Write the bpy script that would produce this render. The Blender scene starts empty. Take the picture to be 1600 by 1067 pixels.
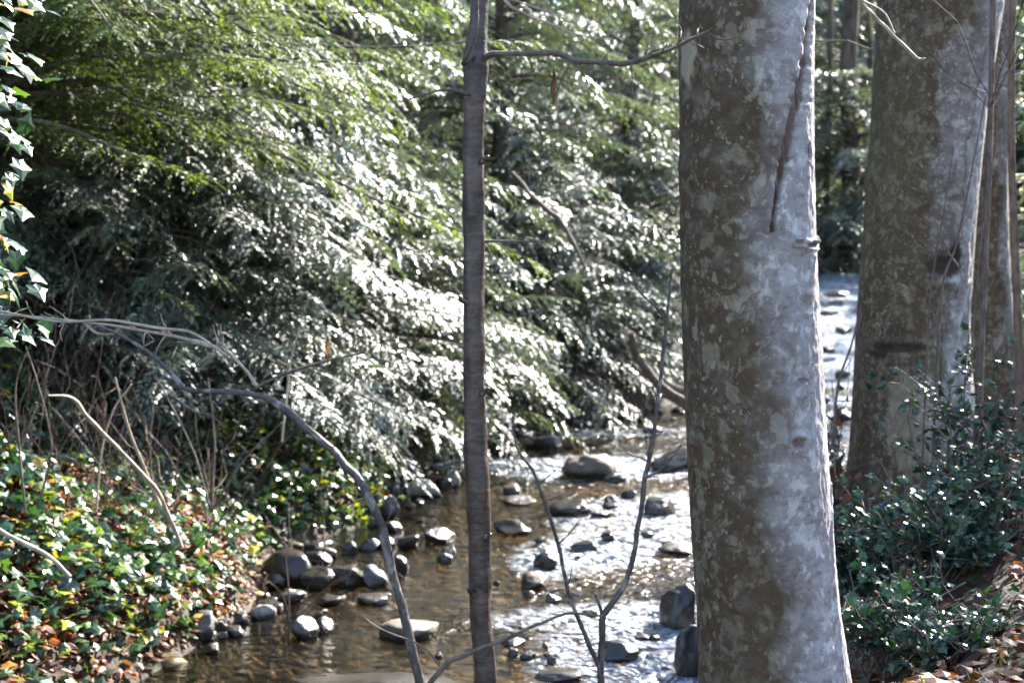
import bpy, math
import numpy as np
from mathutils import Vector

S = bpy.context.scene
COL = S.collection
R = math.radians
PI = math.pi
rng = np.random.default_rng(7)

# ------------------------------------------------------------------ camera, sky, sun, exposure
CAM = np.array([0.0, 0.0, 2.4]); PITCH = R(-4.8); FPX = 2198.0
cd = bpy.data.cameras.new('camera'); cam = bpy.data.objects.new('camera', cd); COL.objects.link(cam)
cam.location = CAM; cam.rotation_euler = (PI / 2 + PITCH, 0, 0)
cd.sensor_width = 36; cd.lens = FPX / 1600 * 36; cd.clip_end = 600; cd.clip_start = .05
cd.dof.use_dof = True; cd.dof.focus_distance = 4.4; cd.dof.aperture_fstop = 3.6; cd.dof.aperture_blades = 7
S.camera = cam
AZ, EL = R(38), R(36)
w = bpy.data.worlds.new('World'); S.world = w; w.use_nodes = True
_n = w.node_tree.nodes; _t = _n.new('ShaderNodeTexSky'); _t.sky_type = 'NISHITA'; _t.sun_disc = False
_t.sun_elevation = EL; _t.sun_rotation = AZ
w.node_tree.links.new(_t.outputs[0], _n['Background'].inputs[0]); _n['Background'].inputs[1].default_value = .095
ld = bpy.data.lights.new('sun', 'SUN'); sun = bpy.data.objects.new('sun', ld); COL.objects.link(sun)
SUNV = Vector((math.sin(AZ) * math.cos(EL), math.cos(AZ) * math.cos(EL), math.sin(EL)))
sun.rotation_euler = SUNV.to_track_quat('Z', 'Y').to_euler(); sun.location = (8, 12, 12)
ld.energy = 5.0; ld.angle = R(.53); ld.color = (1, .95, .87)
S.view_settings.view_transform = 'Standard'; S.view_settings.look = 'None'; S.view_settings.gamma = 1
S.view_settings.use_curve_mapping = False
S.view_settings.exposure = 2.75
S.render.engine = 'CYCLES'
cy = S.cycles; cy.use_denoising = True; cy.max_bounces = 7; cy.diffuse_bounces = 3; cy.glossy_bounces = 3
cy.transmission_bounces = 3; cy.transparent_max_bounces = 12; cy.sample_clamp_indirect = 4
cy.caustics_reflective = False; cy.caustics_refractive = False
try: cy.use_adaptive_sampling = True; cy.adaptive_threshold = .02
except Exception: pass

# ------------------------------------------------------------------ pixel <-> world (to lay the place out from the photo)
cp, sp = math.cos(PITCH), math.sin(PITCH)
def ray(px, py):
    u = (px - 800) / FPX; v = -(py - 533.5) / FPX
    return np.array([u, cp - v * sp, sp + v * cp])
def at(px, py, Y):
    r = ray(px, py); return CAM + r * (Y / r[1])
def on(px, py, z=0.0):
    r = ray(px, py); return CAM + r * ((z - CAM[2]) / r[2])

# ------------------------------------------------------------------ numpy noise
def _h(ix, iy, iz, s):
    n = (ix.astype(np.int64) * 374761393 + iy.astype(np.int64) * 668265263 + iz.astype(np.int64) * 2147483647 + s * 974711) & 0x7fffffff
    n = ((n ^ (n >> 13)) * 1274126177) & 0x7fffffff
    n = ((n ^ (n >> 16)) * 69069 + 12345) & 0x7fffffff
    return ((n ^ (n >> 15)) & 0xffff) / 65535.0
def vn(x, y, z=0.0, s=0):
    x, y, z = np.broadcast_arrays(np.asarray(x, float), np.asarray(y, float), np.asarray(z, float))
    ix, iy, iz = np.floor(x), np.floor(y), np.floor(z)
    fx, fy, fz = x - ix, y - iy, z - iz
    fx = fx * fx * (3 - 2 * fx); fy = fy * fy * (3 - 2 * fy); fz = fz * fz * (3 - 2 * fz)
    r = 0
    for dx in (0, 1):
        for dy in (0, 1):
            for dz in (0, 1):
                wgt = (fx if dx else 1 - fx) * (fy if dy else 1 - fy) * (fz if dz else 1 - fz)
                r = r + wgt * _h(ix + dx, iy + dy, iz + dz, s)
    return r * 2 - 1
def fbm(x, y, z=0.0, s=0, o=4):
    r = 0; a = 1; t = 0
    for k in range(o):
        r = r + a * vn(np.asarray(x) * 2 ** k, np.asarray(y) * 2 ** k, np.asarray(z) * 2 ** k, s + k * 17); t += a; a *= .5
    return r / t
def sm(a, b, x):
    t = np.clip((x - a) / (b - a), 0, 1); return t * t * (3 - 2 * t)
def nrm(v):
    return v / (np.linalg.norm(v, axis=-1, keepdims=True) + 1e-9)

# ------------------------------------------------------------------ mesh collector
class MB:
    def __init__(s): s.v = []; s.f = []; s.n = 0
    def add(s, v, f, tint=0.0, mat=0):
        v = np.asarray(v, np.float32).reshape(-1, 3); f = np.asarray(f, np.int64)
        s.v.append(v); s.f.append((f + s.n, np.broadcast_to(np.asarray(tint, np.float32), (len(f),)).copy(), mat)); s.n += len(v)
    def build(s, name, mats, parent=None, smooth=True, vattr=None):
        me = bpy.data.meshes.new(name); V = np.concatenate(s.v)
        me.vertices.add(len(V)); me.vertices.foreach_set('co', V.ravel())
        L = np.concatenate([f.ravel() for f, _, _ in s.f]); tot = np.concatenate([np.full(len(f), f.shape[1]) for f, _, _ in s.f])
        me.loops.add(len(L)); me.loops.foreach_set('vertex_index', L.astype(np.int32))
        me.polygons.add(len(tot)); st = np.concatenate([[0], np.cumsum(tot)[:-1]])
        me.polygons.foreach_set('loop_start', st.astype(np.int32)); me.polygons.foreach_set('loop_total', tot.astype(np.int32))
        me.polygons.foreach_set('use_smooth', np.full(len(tot), smooth))
        me.polygons.foreach_set('material_index', np.concatenate([np.full(len(f), m) for f, _, m in s.f]).astype(np.int32))
        a = me.attributes.new('tint', 'FLOAT', 'FACE'); a.data.foreach_set('value', np.concatenate([t for _, t, _ in s.f]))
        for k, val in (vattr or {}).items():
            a = me.attributes.new(k, 'FLOAT', 'POINT'); a.data.foreach_set('value', np.asarray(val, np.float32))
        for m in (mats if isinstance(mats, (list, tuple)) else [mats]): me.materials.append(m)
        me.update(calc_edges=True)
        o = bpy.data.objects.new(name, me); COL.objects.link(o)
        if parent: o.parent = parent
        return o
def tag(o, label=None, cat=None, group=None, kind=None):
    for k, v in (('label', label), ('category', cat), ('group', group), ('kind', kind)):
        if v: o[k] = v
    return o
def empty(name, loc=(0, 0, 0), rz=0, sc=1):
    o = bpy.data.objects.new(name, None); COL.objects.link(o); o.location = loc; o.rotation_euler.z = rz
    o.scale = (sc, sc, sc); o.empty_display_size = .2; return o
def copy_tree(o, parent=None):
    c = o.copy(); COL.objects.link(c); c.parent = parent
    for ch in list(o.children): copy_tree(ch, c)
    return c

def spline(P, n):
    P = np.asarray(P, float); k = len(P)
    if k < 3: t = np.linspace(0, 1, n)[:, None]; return P[0] * (1 - t) + P[-1] * t
    E_ = np.vstack([2 * P[0] - P[1], P, 2 * P[-1] - P[-2]]); out = []
    for u in np.linspace(0, k - 1, n):
        i = min(int(u), k - 2); t = u - i; a, b, c, d = E_[i:i + 4]
        out.append(.5 * (2 * b + (c - a) * t + (2 * a - 5 * b + 4 * c - d) * t * t + (3 * b - a - 3 * c + d) * t ** 3))
    return np.array(out)
def tube(mb, P, r, seg=8, tint=0.0, rough=0.0, seed=0, mat=0):
    P = np.asarray(P, float); n = len(P); r = np.broadcast_to(np.asarray(r, float), (n,))
    T = nrm(np.gradient(P, axis=0)); up = np.array([0, 0, 1.]) if abs(T[0][2]) < .9 else np.array([1., 0, 0])
    A = nrm(np.cross(T, up)); B = np.cross(T, A); th = np.arange(seg) / seg * 2 * PI
    rr = np.repeat(r[:, None], seg, 1)
    if rough: rr = rr * (1 + rough * 1.4 * fbm(np.concatenate([[0], np.cumsum(np.linalg.norm(np.diff(P, axis=0), axis=1))])[:, None] * 11 + th[None] * 0, np.cos(th)[None] * 1.3 + P[:, :1] * 5, np.sin(th)[None] * 1.3, seed, 3))
    V = P[:, None] + rr[..., None] * (np.cos(th)[None, :, None] * A[:, None] + np.sin(th)[None, :, None] * B[:, None])
    i = np.arange(n - 1)[:, None] * seg; j = np.arange(seg)[None]; j2 = (j + 1) % seg
    F = np.stack([i + j, i + j2, i + seg + j2, i + seg + j], -1).reshape(-1, 4)
    mb.add(V.reshape(-1, 3), F, tint, mat)
    c0 = np.arange(seg)[::-1][None]; mb.add(V[0], c0, tint, mat); mb.add(V[-1], np.arange(seg)[None], tint, mat)
def quads(mb, P, D, N, L, W, tint, fold=.0):
    """kite leaves: base P, direction D, normal N, length L, width W"""
    D = nrm(D); Sd = nrm(np.cross(N, D)); L = np.asarray(L)[:, None]; W = np.asarray(W)[:, None]
    M = P + D * L * .42
    V = np.stack([P, M - Sd * W / 2, P + D * L, M + Sd * W / 2], 1)
    mb.add(V.reshape(-1, 3), np.arange(len(P) * 4).reshape(-1, 4), tint)
def leafshape(mb, P, D, N, size, tint, kind='ivy'):
    D = nrm(D); Sd = nrm(np.cross(N, D)); N = np.cross(D, Sd)
    if kind == 'ivy':
        o = [(0, 0), (-.28, -.16), (-.34, .18), (-.58, .34), (-.30, .55), (0, 1.0), (.30, .55), (.58, .34), (.34, .18), (.28, -.16)]
    elif kind == 'holly':
        o = [(0, 0), (-.16, .06), (-.34, .14), (-.20, .27), (-.40, .40), (-.22, .52), (-.32, .68), (-.13, .78), (0, 1.05),
             (.13, .78), (.32, .68), (.22, .52), (.40, .40), (.20, .27), (.34, .14), (.16, .06)]
    else:
        o = [(0, 0), (-.22, .2), (-.30, .45), (-.16, .8), (0, 1), (.16, .8), (.30, .45), (.22, .2)]
    o = np.array(o); m = len(o); h = -np.abs(o[:, 0]) * (.14 if kind == 'ivy' else .35) + .12 * np.sin(o[:, 1] * 5) * (1 if kind == 'holly' else .6)
    size = np.asarray(size)[:, None, None]
    V = P[:, None] + size * (o[None, :, :1] * Sd[:, None] + o[None, :, 1:] * D[:, None] + h[None, :, None] * N[:, None])
    # a midrib vertex folds the blade
    mid = P[:, None] + size * (D[:, None] * .5 + N[:, None] * .06)
    V = np.concatenate([V, mid], 1); k = np.arange(len(P))[:, None, None] * (m + 1)
    a = np.arange(m); F = np.stack([a, (a + 1) % m, np.full(m, m)], -1)[None] + k
    mb.add(V.reshape(-1, 3), F.reshape(-1, 3), np.repeat(tint, m))

# ------------------------------------------------------------------ materials
def mat(name):
    m = bpy.data.materials.new(name); m.use_nodes = True; nt = m.node_tree; b = nt.nodes['Principled BSDF']
    return m, nt, b
class NT:
    def __init__(s, nt): s.nt = nt
    def n(s, t, **k):
        x = s.nt.nodes.new(t)
        for a, b in k.items():
            if a in ('operation', 'blend_type', 'data_type', 'feature', 'noise_dimensions', 'attribute_name', 'attribute_type', 'interpolation'): setattr(x, a, b)
        return x
    def l(s, a, b): s.nt.links.new(a, b)
    def val(s, sock, v):
        if hasattr(v, 'links') or hasattr(v, 'is_linked'): s.l(v, sock)
        else: sock.default_value = v
    def coord(s, scale=(1, 1, 1), kind='Object'):
        c = s.n('ShaderNodeTexCoord'); m = s.n('ShaderNodeMapping'); m.inputs['Scale'].default_value = scale
        s.l(c.outputs[kind], m.inputs[0]); return m.outputs[0]
    def noise(s, v, scale, det=4, rough=.55, dist=0):
        x = s.n('ShaderNodeTexNoise'); s.l(v, x.inputs['Vector']); x.inputs['Scale'].default_value = scale
        x.inputs['Detail'].default_value = det; x.inputs['Roughness'].default_value = rough; x.inputs['Distortion'].default_value = dist
        return x.outputs['Fac']
    def ramp(s, f, stops, interp='LINEAR'):
        x = s.n('ShaderNodeValToRGB'); s.l(f, x.inputs[0]); cr = x.color_ramp; cr.interpolation = interp
        while len(cr.elements) < len(stops): cr.elements.new(.5)
        for e, (p, c) in zip(cr.elements, stops):
            e.position = p; e.color = (c, c, c, 1) if np.isscalar(c) else (*c, 1)
        return x.outputs[0]
    def mix(s, f, a, b, mode='MIX'):
        x = s.n('ShaderNodeMix', data_type='RGBA', blend_type=mode)
        for sk, v in ((x.inputs[0], f), (x.inputs[6], a), (x.inputs[7], b)):
            if isinstance(v, tuple): sk.default_value = (*v, 1)
            else: s.val(sk, v)
        return x.outputs[2]
    def math(s, op, a, b=0.0):
        x = s.n('ShaderNodeMath', operation=op); s.val(x.inputs[0], a); s.val(x.inputs[1], b); return x.outputs[0]
    def attr(s, nm):
        x = s.n('ShaderNodeAttribute', attribute_name=nm, attribute_type='GEOMETRY'); return x.outputs['Fac']
    def bump(s, h, strength, dist, b):
        x = s.n('ShaderNodeBump'); s.l(h, x.inputs['Height']); x.inputs['Strength'].default_value = strength
        x.inputs['Distance'].default_value = dist; s.l(x.outputs[0], b.inputs['Normal']); return x

def leaf_mat(name, stops, rough=.35, trans=.4, spec=.5, tcol=1.6):
    m, nt, b = mat(name); t = NT(nt)
    c = t.ramp(t.attr('tint'), stops)
    t.l(c, b.inputs['Base Color']); b.inputs['Roughness'].default_value = rough; b.inputs['Specular IOR Level'].default_value = spec
    tr = t.n('ShaderNodeBsdfTranslucent'); c2 = t.mix(1.0, c, (tcol, tcol * 1.05, tcol * .45), 'MULTIPLY'); t.l(c2, tr.inputs[0])
    mx = t.n('ShaderNodeMixShader'); mx.inputs[0].default_value = trans
    t.l(b.outputs[0], mx.inputs[1]); t.l(tr.outputs[0], mx.inputs[2]); t.l(mx.outputs[0], nt.nodes['Material Output'].inputs[0])
    return m
M = {}
M['cedar'] = leaf_mat('cedar_leaf', [(0, (.035, .052, .042)), (.5, (.065, .090, .068)), (.8, (.095, .12, .08)), (.93, (.10, .13, .05)), (1, (.36, .22, .04))], .46, .30, 1.0)
M['cedar'].node_tree.nodes['Principled BSDF'].inputs['IOR'].default_value = 1.85
M['hemlock'] = leaf_mat('hemlock_needles', [(0, (.038, .066, .020)), (.5, (.072, .110, .030)), (.92, (.115, .15, .038)), (1, (.28, .22, .06))], .52, .46, .35, 1.45)
M['ivy'] = leaf_mat('ivy_leaf', [(0, (.010, .034, .020)), (.4, (.025, .070, .025)), (.7, (.10, .16, .02)), (.9, (.30, .30, .02)), (1, (.40, .15, .03))], .29, .25, 1.0)
M['holly'] = leaf_mat('holly_leaf', [(0, (.007, .028, .020)), (.6, (.014, .048, .030)), (.95, (.04, .09, .035)), (1, (.12, .07, .02))], .30, .12, .55)
M['litter'] = leaf_mat('dry_leaf', [(0, (.03, .018, .013)), (.4, (.08, .036, .022)), (.75, (.16, .07, .04)), (.93, (.30, .08, .025)), (1, (.30, .22, .14))], .55, .3, .4, 1.3)
M['yellow'] = leaf_mat('autumn_leaf', [(0, (.20, .22, .02)), (.6, (.42, .36, .02)), (1, (.5, .28, .02))], .45, .45, .4, 1.3)

def simple_bark(name, dark, light, sc=14, zs=.35, rough=.85, bump=.6, lich=None, streak=0):
    m, nt, b = mat(name); t = NT(nt); v = t.coord((1, 1, zs))
    n1 = t.noise(v, sc, 6, .65); c = t.mix(t.ramp(n1, [(.35, 0.), (.65, 1.)]), dark, light)
    if lich:
        n2 = t.noise(t.coord((1, 1, .8)), sc * .55, 3, .5, .5); c = t.mix(t.ramp(n2, [(.56, 0.), (.63, 1.)]), c, lich)
    if streak:
        n3 = t.noise(t.coord((1, 1, 14)), 7, 3, .6); c = t.mix(t.ramp(n3, [(.5, 0.), (.68, streak)]), c, tuple(min(1, x * 2.2 + .05) for x in light))
    t.l(c, b.inputs['Base Color']); b.inputs['Roughness'].default_value = rough
    t.bump(n1, bump, .01, b); return m
M['bark'] = simple_bark('conifer_bark', (.045, .03, .02), (.14, .10, .075), 12, .2)
M['twig'] = simple_bark('twig_bark', (.05, .035, .028), (.15, .115, .095), 30, .4)
M['cherry'] = simple_bark('cherry_bark', (.016, .009, .007), (.072, .046, .038), 13, 1.6, .42, .8, None, .18)
M['stem'] = simple_bark('smooth_stem_bark', (.022, .017, .016), (.075, .060, .058), 45, .6, .5, .8, (.17, .15, .145))
M['paletwig'] = simple_bark('pale_dead_twig', (.20, .15, .11), (.38, .31, .24), 30, .3, .6)
M['log'] = simple_bark('driftwood', (.10, .07, .05), (.32, .26, .2), 10, 1, .7)

def alder_mat(name, split, seed, wound=(.15, .072, .045)):
    m, nt, b = mat(name); t = NT(nt)
    v = t.coord((1, 1, 1)); off = t.n('ShaderNodeVectorMath', operation='ADD'); t.l(v, off.inputs[0]); off.inputs[1].default_value = (seed, seed * .7, 0)
    v = off.outputs[0]
    def sc(z):
        mp = t.n('ShaderNodeMapping'); mp.inputs['Scale'].default_value = (1, 1, z); t.l(v, mp.inputs[0]); return mp.outputs[0]
    side = t.attr('side')                                     # painted light: sky-bright right, shaded left, mixed with lichen and moss tone
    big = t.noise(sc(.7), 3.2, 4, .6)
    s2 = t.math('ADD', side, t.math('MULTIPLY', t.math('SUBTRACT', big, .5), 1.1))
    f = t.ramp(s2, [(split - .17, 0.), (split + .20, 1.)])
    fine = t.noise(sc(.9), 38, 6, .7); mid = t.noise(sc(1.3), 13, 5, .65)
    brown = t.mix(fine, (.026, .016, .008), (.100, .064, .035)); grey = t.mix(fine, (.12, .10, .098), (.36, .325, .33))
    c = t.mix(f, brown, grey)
    c = t.mix(t.ramp(mid, [(.52, 0.), (.68, .45)]), c, (.17, .145, .12))
    hs = t.noise(sc(3.2), 15, 5, .7)                             # fine horizontal wrinkles
    c = t.mix(t.ramp(hs, [(.30, .6), (.48, 0.)]), c, (.055, .038, .026))
    hs2 = t.noise(sc(1.8), 10, 5, .65)
    c = t.mix(t.math('MULTIPLY', t.ramp(hs2, [(.50, 0.), (.68, .5)]), t.ramp(f, [(0, .12), (1, 1.)])), c, (.42, .41, .44))
    vo = t.n('ShaderNodeTexVoronoi'); vo.feature = 'F1'; vv = t.n('ShaderNodeVectorMath', operation='ADD'); t.l(sc(.75), vv.inputs[0])
    nz = t.n('ShaderNodeTexNoise'); t.l(sc(1), nz.inputs['Vector']); nz.inputs['Scale'].default_value = 18; nz.inputs['Detail'].default_value = 3
    vs = t.n('ShaderNodeVectorMath', operation='SCALE'); t.l(nz.outputs['Color'], vs.inputs[0]); vs.inputs['Scale'].default_value = .07
    t.l(vs.outputs[0], vv.inputs[1]); t.l(vv.outputs[0], vo.inputs['Vector']); vo.inputs['Scale'].default_value = 15
    sel = t.n('ShaderNodeSeparateColor'); t.l(vo.outputs['Color'], sel.inputs[0])
    spot = t.math('LESS_THAN', vo.outputs['Distance'], t.math('MULTIPLY', sel.outputs[0], t.ramp(t.noise(v, 2.1, 2), [(.35, .12), (.62, .58)])))
    bl = t.noise(sc(.9), 17, 5, .62, .3); bl2 = t.noise(sc(.8), 33, 4, .6, .2)
    lc = t.mix(f, (.21, .175, .125), (.56, .54, .54)); bm_ = t.ramp(big, [(.38, .55), (.62, 1.)])
    c = t.mix(t.math('MULTIPLY', t.ramp(bl, [(.54, 0.), (.63, .7)]), bm_), c, lc)
    c = t.mix(t.math('MULTIPLY', t.ramp(bl2, [(.57, 0.), (.65, .7)]), bm_), c, lc)
    c = t.mix(t.math('MULTIPLY', spot, .35), c, t.mix(f, (.25, .225, .165), (.46, .45, .47)))
    vo2 = t.n('ShaderNodeTexVoronoi'); t.l(vv.outputs[0], vo2.inputs['Vector']); vo2.inputs['Scale'].default_value = 42
    sel2 = t.n('ShaderNodeSeparateColor'); t.l(vo2.outputs['Color'], sel2.inputs[0])
    spot2 = t.math('LESS_THAN', vo2.outputs['Distance'], t.math('MULTIPLY', sel2.outputs[0], t.ramp(big, [(.4, .15), (.6, .42)])))
    c = t.mix(t.math('MULTIPLY', spot2, .55), c, (.27, .245, .19))
    c = t.mix(t.attr('moss'), c, t.mix(fine, (.05, .045, .02), (.11, .095, .04)))
    c = t.mix(t.attr('pale'), c, t.mix(fine, (.27, .22, .15), (.38, .32, .24)))
    c = t.mix(t.attr('crack'), c, t.mix(fine, (.014, .008, .006), wound))
    t.l(c, b.inputs['Base Color']); b.inputs['Roughness'].default_value = .8; b.inputs['Specular IOR Level'].default_value = .3
    h = t.math('ADD', t.math('MULTIPLY', fine, .5), t.math('MULTIPLY', hs, .8))
    t.bump(h, .55, .006, b); return m
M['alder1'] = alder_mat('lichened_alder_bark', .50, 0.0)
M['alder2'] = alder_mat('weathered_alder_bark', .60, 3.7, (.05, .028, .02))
M['alder3'] = alder_mat('shaded_alder_bark', .80, 8.1, (.05, .028, .02))  # most of this stem takes the painted shade tone

def ground_mat():
    m, nt, b = mat('forest_soil'); t = NT(nt); v = t.coord()
    n1 = t.noise(v, 3, 6, .7); n2 = t.noise(v, 45, 4, .7)
    soil = t.mix(n2, (.012, .008, .006), (.05, .030, .019)); moss = t.mix(n2, (.025, .04, .012), (.09, .12, .03))
    c = t.mix(t.ramp(n1, [(.5, 0.), (.66, .7)]), soil, moss)
    # bed gravel where the channel is
    vo = t.n('ShaderNodeTexVoronoi'); t.l(v, vo.inputs['Vector']); vo.inputs['Scale'].default_value = 13
    se = t.n('ShaderNodeSeparateColor'); t.l(vo.outputs['Color'], se.inputs[0])
    gr = t.mix(se.outputs[0], t.mix(n2, (.15, .090, .028), (.30, .19, .065)), t.mix(n2, (.18, .115, .04), (.34, .23, .09)))
    gr = t.mix(t.ramp(n1, [(.42, .75), (.6, 0.)]), gr, (.07, .05, .025))
    gr = t.mix(t.ramp(vo.outputs['Distance'], [(.3, 0.), (.6, .8)]), gr, (.045, .03, .014))
    c = t.mix(t.attr('bed'), c, gr)
    t.l(c, b.inputs['Base Color']); b.inputs['Roughness'].default_value = .85
    t.bump(t.math('ADD', n2, t.math('MULTIPLY', vo.outputs['Distance'], -1.0)), .8, .02, b); return m
M['ground'] = ground_mat()

def water_mat():
    m, nt, b = mat('stream_water'); t = NT(nt)
    nt.nodes.remove(b); v = t.coord((1, 1.7, 1)); n1 = t.noise(v, 9, 2.5, .5, .6); n2 = t.noise(t.coord((1, 1.5, 1)), 32, 2, .5)
    rf = t.attr('riffle'); amp = t.math('ADD', .0055, t.math('MULTIPLY', rf, .36))
    h = t.math('MULTIPLY', t.math('ADD', n1, t.math('MULTIPLY', n2, .14)), amp)
    bp = t.n('ShaderNodeBump'); bp.inputs['Strength'].default_value = 1; bp.inputs['Distance'].default_value = 1.0; t.l(h, bp.inputs['Height'])
    gl = t.n('ShaderNodeBsdfGlossy'); gl.inputs['Roughness'].default_value = .16; gl.inputs['Color'].default_value = (1, 1, 1, 1); t.l(bp.outputs[0], gl.inputs['Normal'])
    tp = t.n('ShaderNodeBsdfTransparent'); tp.inputs[0].default_value = (.66, .58, .42, 1)
    fr = t.n('ShaderNodeFresnel'); fr.inputs[0].default_value = 1.333; t.l(bp.outputs[0], fr.inputs['Normal'])
    mx = t.n('ShaderNodeMixShader'); t.l(fr.outputs[0], mx.inputs[0]); t.l(tp.outputs[0], mx.inputs[1]); t.l(gl.outputs[0], mx.inputs[2])
    df = t.n('ShaderNodeBsdfDiffuse'); df.inputs[0].default_value = (.72, .80, .92, 1); t.l(bp.outputs[0], df.inputs['Normal'])  # bluish white: broken water, plus painted sun glints and sky reflection
    fo = t.math('MULTIPLY', t.attr('foam_glint'), t.ramp(t.noise(t.coord((1, 1.3, 1)), 34, 5, .75), [(.42, 0.), (.62, 1.)]))
    fo = t.math('MAXIMUM', fo, t.math('MULTIPLY', t.ramp(rf, [(.18, 0.), (.6, .6)]), t.ramp(t.noise(t.coord((1, 2.2, 1)), 9, 4, .6), [(.40, 0.), (.60, 1.)])))  # riffle zones: glare painted as diffuse colour over aerated water
    m2 = t.n('ShaderNodeMixShader'); t.l(fo, m2.inputs[0]); t.l(mx.outputs[0], m2.inputs[1]); t.l(df.outputs[0], m2.inputs[2])
    t.l(m2.outputs[0], nt.nodes['Material Output'].inputs[0]); return m
M['water'] = water_mat()

def rock_mat(name, dark, light, moss=0.0, wet=.05, top=None):
    m, nt, b = mat(name); t = NT(nt); v = t.coord()
    n1 = t.noise(v, 9, 6, .65); n2 = t.noise(v, 60, 4, .7)
    c = t.mix(t.ramp(n1, [(.35, 0.), (.65, 1.)]), dark, light); c = t.mix(t.math('MULTIPLY', n2, .35), c, tuple(x * 1.5 for x in light))
    if moss: c = t.mix(t.ramp(t.noise(v, 4, 3), [(.5 - moss * .3, 1.), (.62 - moss * .2, 0.)]), c, (.13, .14, .025))
    g = t.n('ShaderNodeNewGeometry'); sx = t.n('ShaderNodeSeparateXYZ'); t.l(g.outputs['Position'], sx.inputs[0])
    wz = t.math('SUBTRACT', sx.outputs[2], t.attr('waterline'))
    wf = t.ramp(t.math('ADD', t.math('MULTIPLY', wz, 1 / max(wet * 2, .001)), t.math('MULTIPLY', n1, .5)), [(.45, 1.), (.8, 0.)])
    c = t.mix(wf, c, t.mix(n1, (.012, .011, .010), (.05, .043, .035)))
    t.l(c, b.inputs['Base Color']); t.l(t.ramp(wf, [(0, .62), (1, .22)]), b.inputs['Roughness'])
    t.bump(t.math('ADD', n1, t.math('MULTIPLY', n2, .3)), .5, .02, b); return m
M['rdark'] = rock_mat('dark_wet_rock', (.008, .008, .008), (.030, .028, .029), 0, .5)
M['rgrey'] = rock_mat('grey_rock', (.035, .032, .032), (.11, .10, .10), 0, .09)
M['rtan'] = rock_mat('tan_rock', (.045, .033, .025), (.14, .11, .085), 0, .09)
M['rpale'] = rock_mat('pale_rock', (.15, .13, .115), (.34, .31, .28), 0, .05)
M['rmoss'] = rock_mat('mossy_rock', (.05, .04, .03), (.16, .13, .10), 1.0, .07)

# ------------------------------------------------------------------ the ground, the channel and the water
RB = np.array([(-30, 2.0), (-12, 2.4), (-6, 2.8), (-3, 3.4), (-1, 4.1), (0, 4.75), (.5, 5.4), (.9, 6.4), (1.2, 8), (1.55, 10), (2.45, 12), (3.9, 15), (5.6, 20), (6.9, 25), (8.1, 30), (11.5, 40), (24, 70)])
LB = np.array([(-30, 4.6), (-12, 4.8), (-7, 5.0), (-3.2, 5.3), (-2.3, 6.2), (-1.95, 7.35), (-1.65, 8.6), (-1.75, 10.1), (-1.05, 11.3), (-1.1, 12.9), (-.5, 14.3), (0, 15.5), (.8, 16.5), (2.2, 18.4), (4.0, 22), (5.3, 25), (6.4, 30), (9.5, 40), (20, 70)])
def segd(x, y, Pl):
    d = np.full(x.shape, 1e9)
    for (a, b) in zip(Pl[:-1], Pl[1:]):
        ab = b - a; t = np.clip(((x - a[0]) * ab[0] + (y - a[1]) * ab[1]) / (ab @ ab), 0, 1)
        d = np.minimum(d, np.hypot(x - a[0] - t * ab[0], y - a[1] - t * ab[1]))
    return d
POLY = np.vstack([LB, RB[::-1]])
def inside(x, y):
    c = np.zeros(x.shape, bool); P = POLY
    for a, b in zip(P, np.roll(P, -1, 0)):
        k = ((a[1] > y) != (b[1] > y)) & (x < (b[0] - a[0]) * (y - a[1]) / (b[1] - a[1] + 1e-12) + a[0]); c ^= k
    return c
def wz(x, y):
    q = y - .10 * x
    return .05 * sm(13.2, 13.9, q) + .06 * sm(18, 18.8, q) + .05 * sm(10.6, 12.2, q + .3 * np.sin(x * 2)) * 0 + 1.15 * sm(0, 1, (q - 20) / 11) * 1.0 + \
        .05 * np.floor(np.clip((q - 20) / 1.5, 0, 8)) * 0 + .02 * np.clip(q - 31, 0, 60)
def terrain(x, y):
    x = np.asarray(x, float); y = np.asarray(y, float)
    dl, dr = segd(x, y, LB), segd(x, y, RB); ins = inside(x, y); d = np.minimum(dl, dr); W0 = wz(x, y)
    nz = fbm(x * 1.1, y * 1.1, 0, 3, 4); nf = fbm(x * 5, y * 5, 0, 9, 3)
    left = W0 + .12 + .22 * (1 - np.exp(-dl / .3)) + .36 * np.minimum(dl, 5) + .16 * np.clip(dl - 5, 0, 25) + .30 * nz * np.minimum(dl, 1.2) + .08 * nf
    pl = np.maximum(.9, W0 + .45) + .02 * np.minimum(dr, 20)
    right = W0 + .04 + (pl - W0) * sm(-.1, 1.5, dr) + .10 * nz * np.minimum(dr, 1) + .025 * nf
    out = np.where(dl < dr, left, right)
    bed = W0 - .12 - .20 * sm(0, .8, d) + .05 * nf + .05 * nz
    e = sm(0, .12, d)
    return np.where(ins, (W0 + .02) * (1 - e) + bed * e, (W0 + .02) * (1 - e) + out * e)
def axis(a, b, c, d, fine, coarse_n):
    mid = np.arange(b, c, fine); lo = b - np.geomspace(fine, b - a, coarse_n)[::-1]; hi = c + np.geomspace(fine, d - c, coarse_n)
    return np.concatenate([lo, mid, hi])
gx = axis(-160, -7, 7, 160, .06, 50); gy = axis(-60, 3.5, 20, 260, .06, 60)
X, Y = np.meshgrid(gx, gy); Z = terrain(X, Y)
def grid(mb, X, Y, Z, keep=None):
    ny, nx = X.shape; i = np.arange(ny - 1)[:, None] * nx; j = np.arange(nx - 1)[None]
    F = np.stack([i + j, i + j + 1, i + nx + j + 1, i + nx + j], -1)
    if keep is not None: F = F[keep[:-1, :-1] | keep[1:, 1:]]
    mb.add(np.stack([X, Y, Z], -1).reshape(-1, 3), F.reshape(-1, 4))
g = MB(); grid(g, X, Y, Z)
_in = inside(X, Y); _d = np.minimum(segd(X, Y, LB), segd(X, Y, RB))
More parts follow.
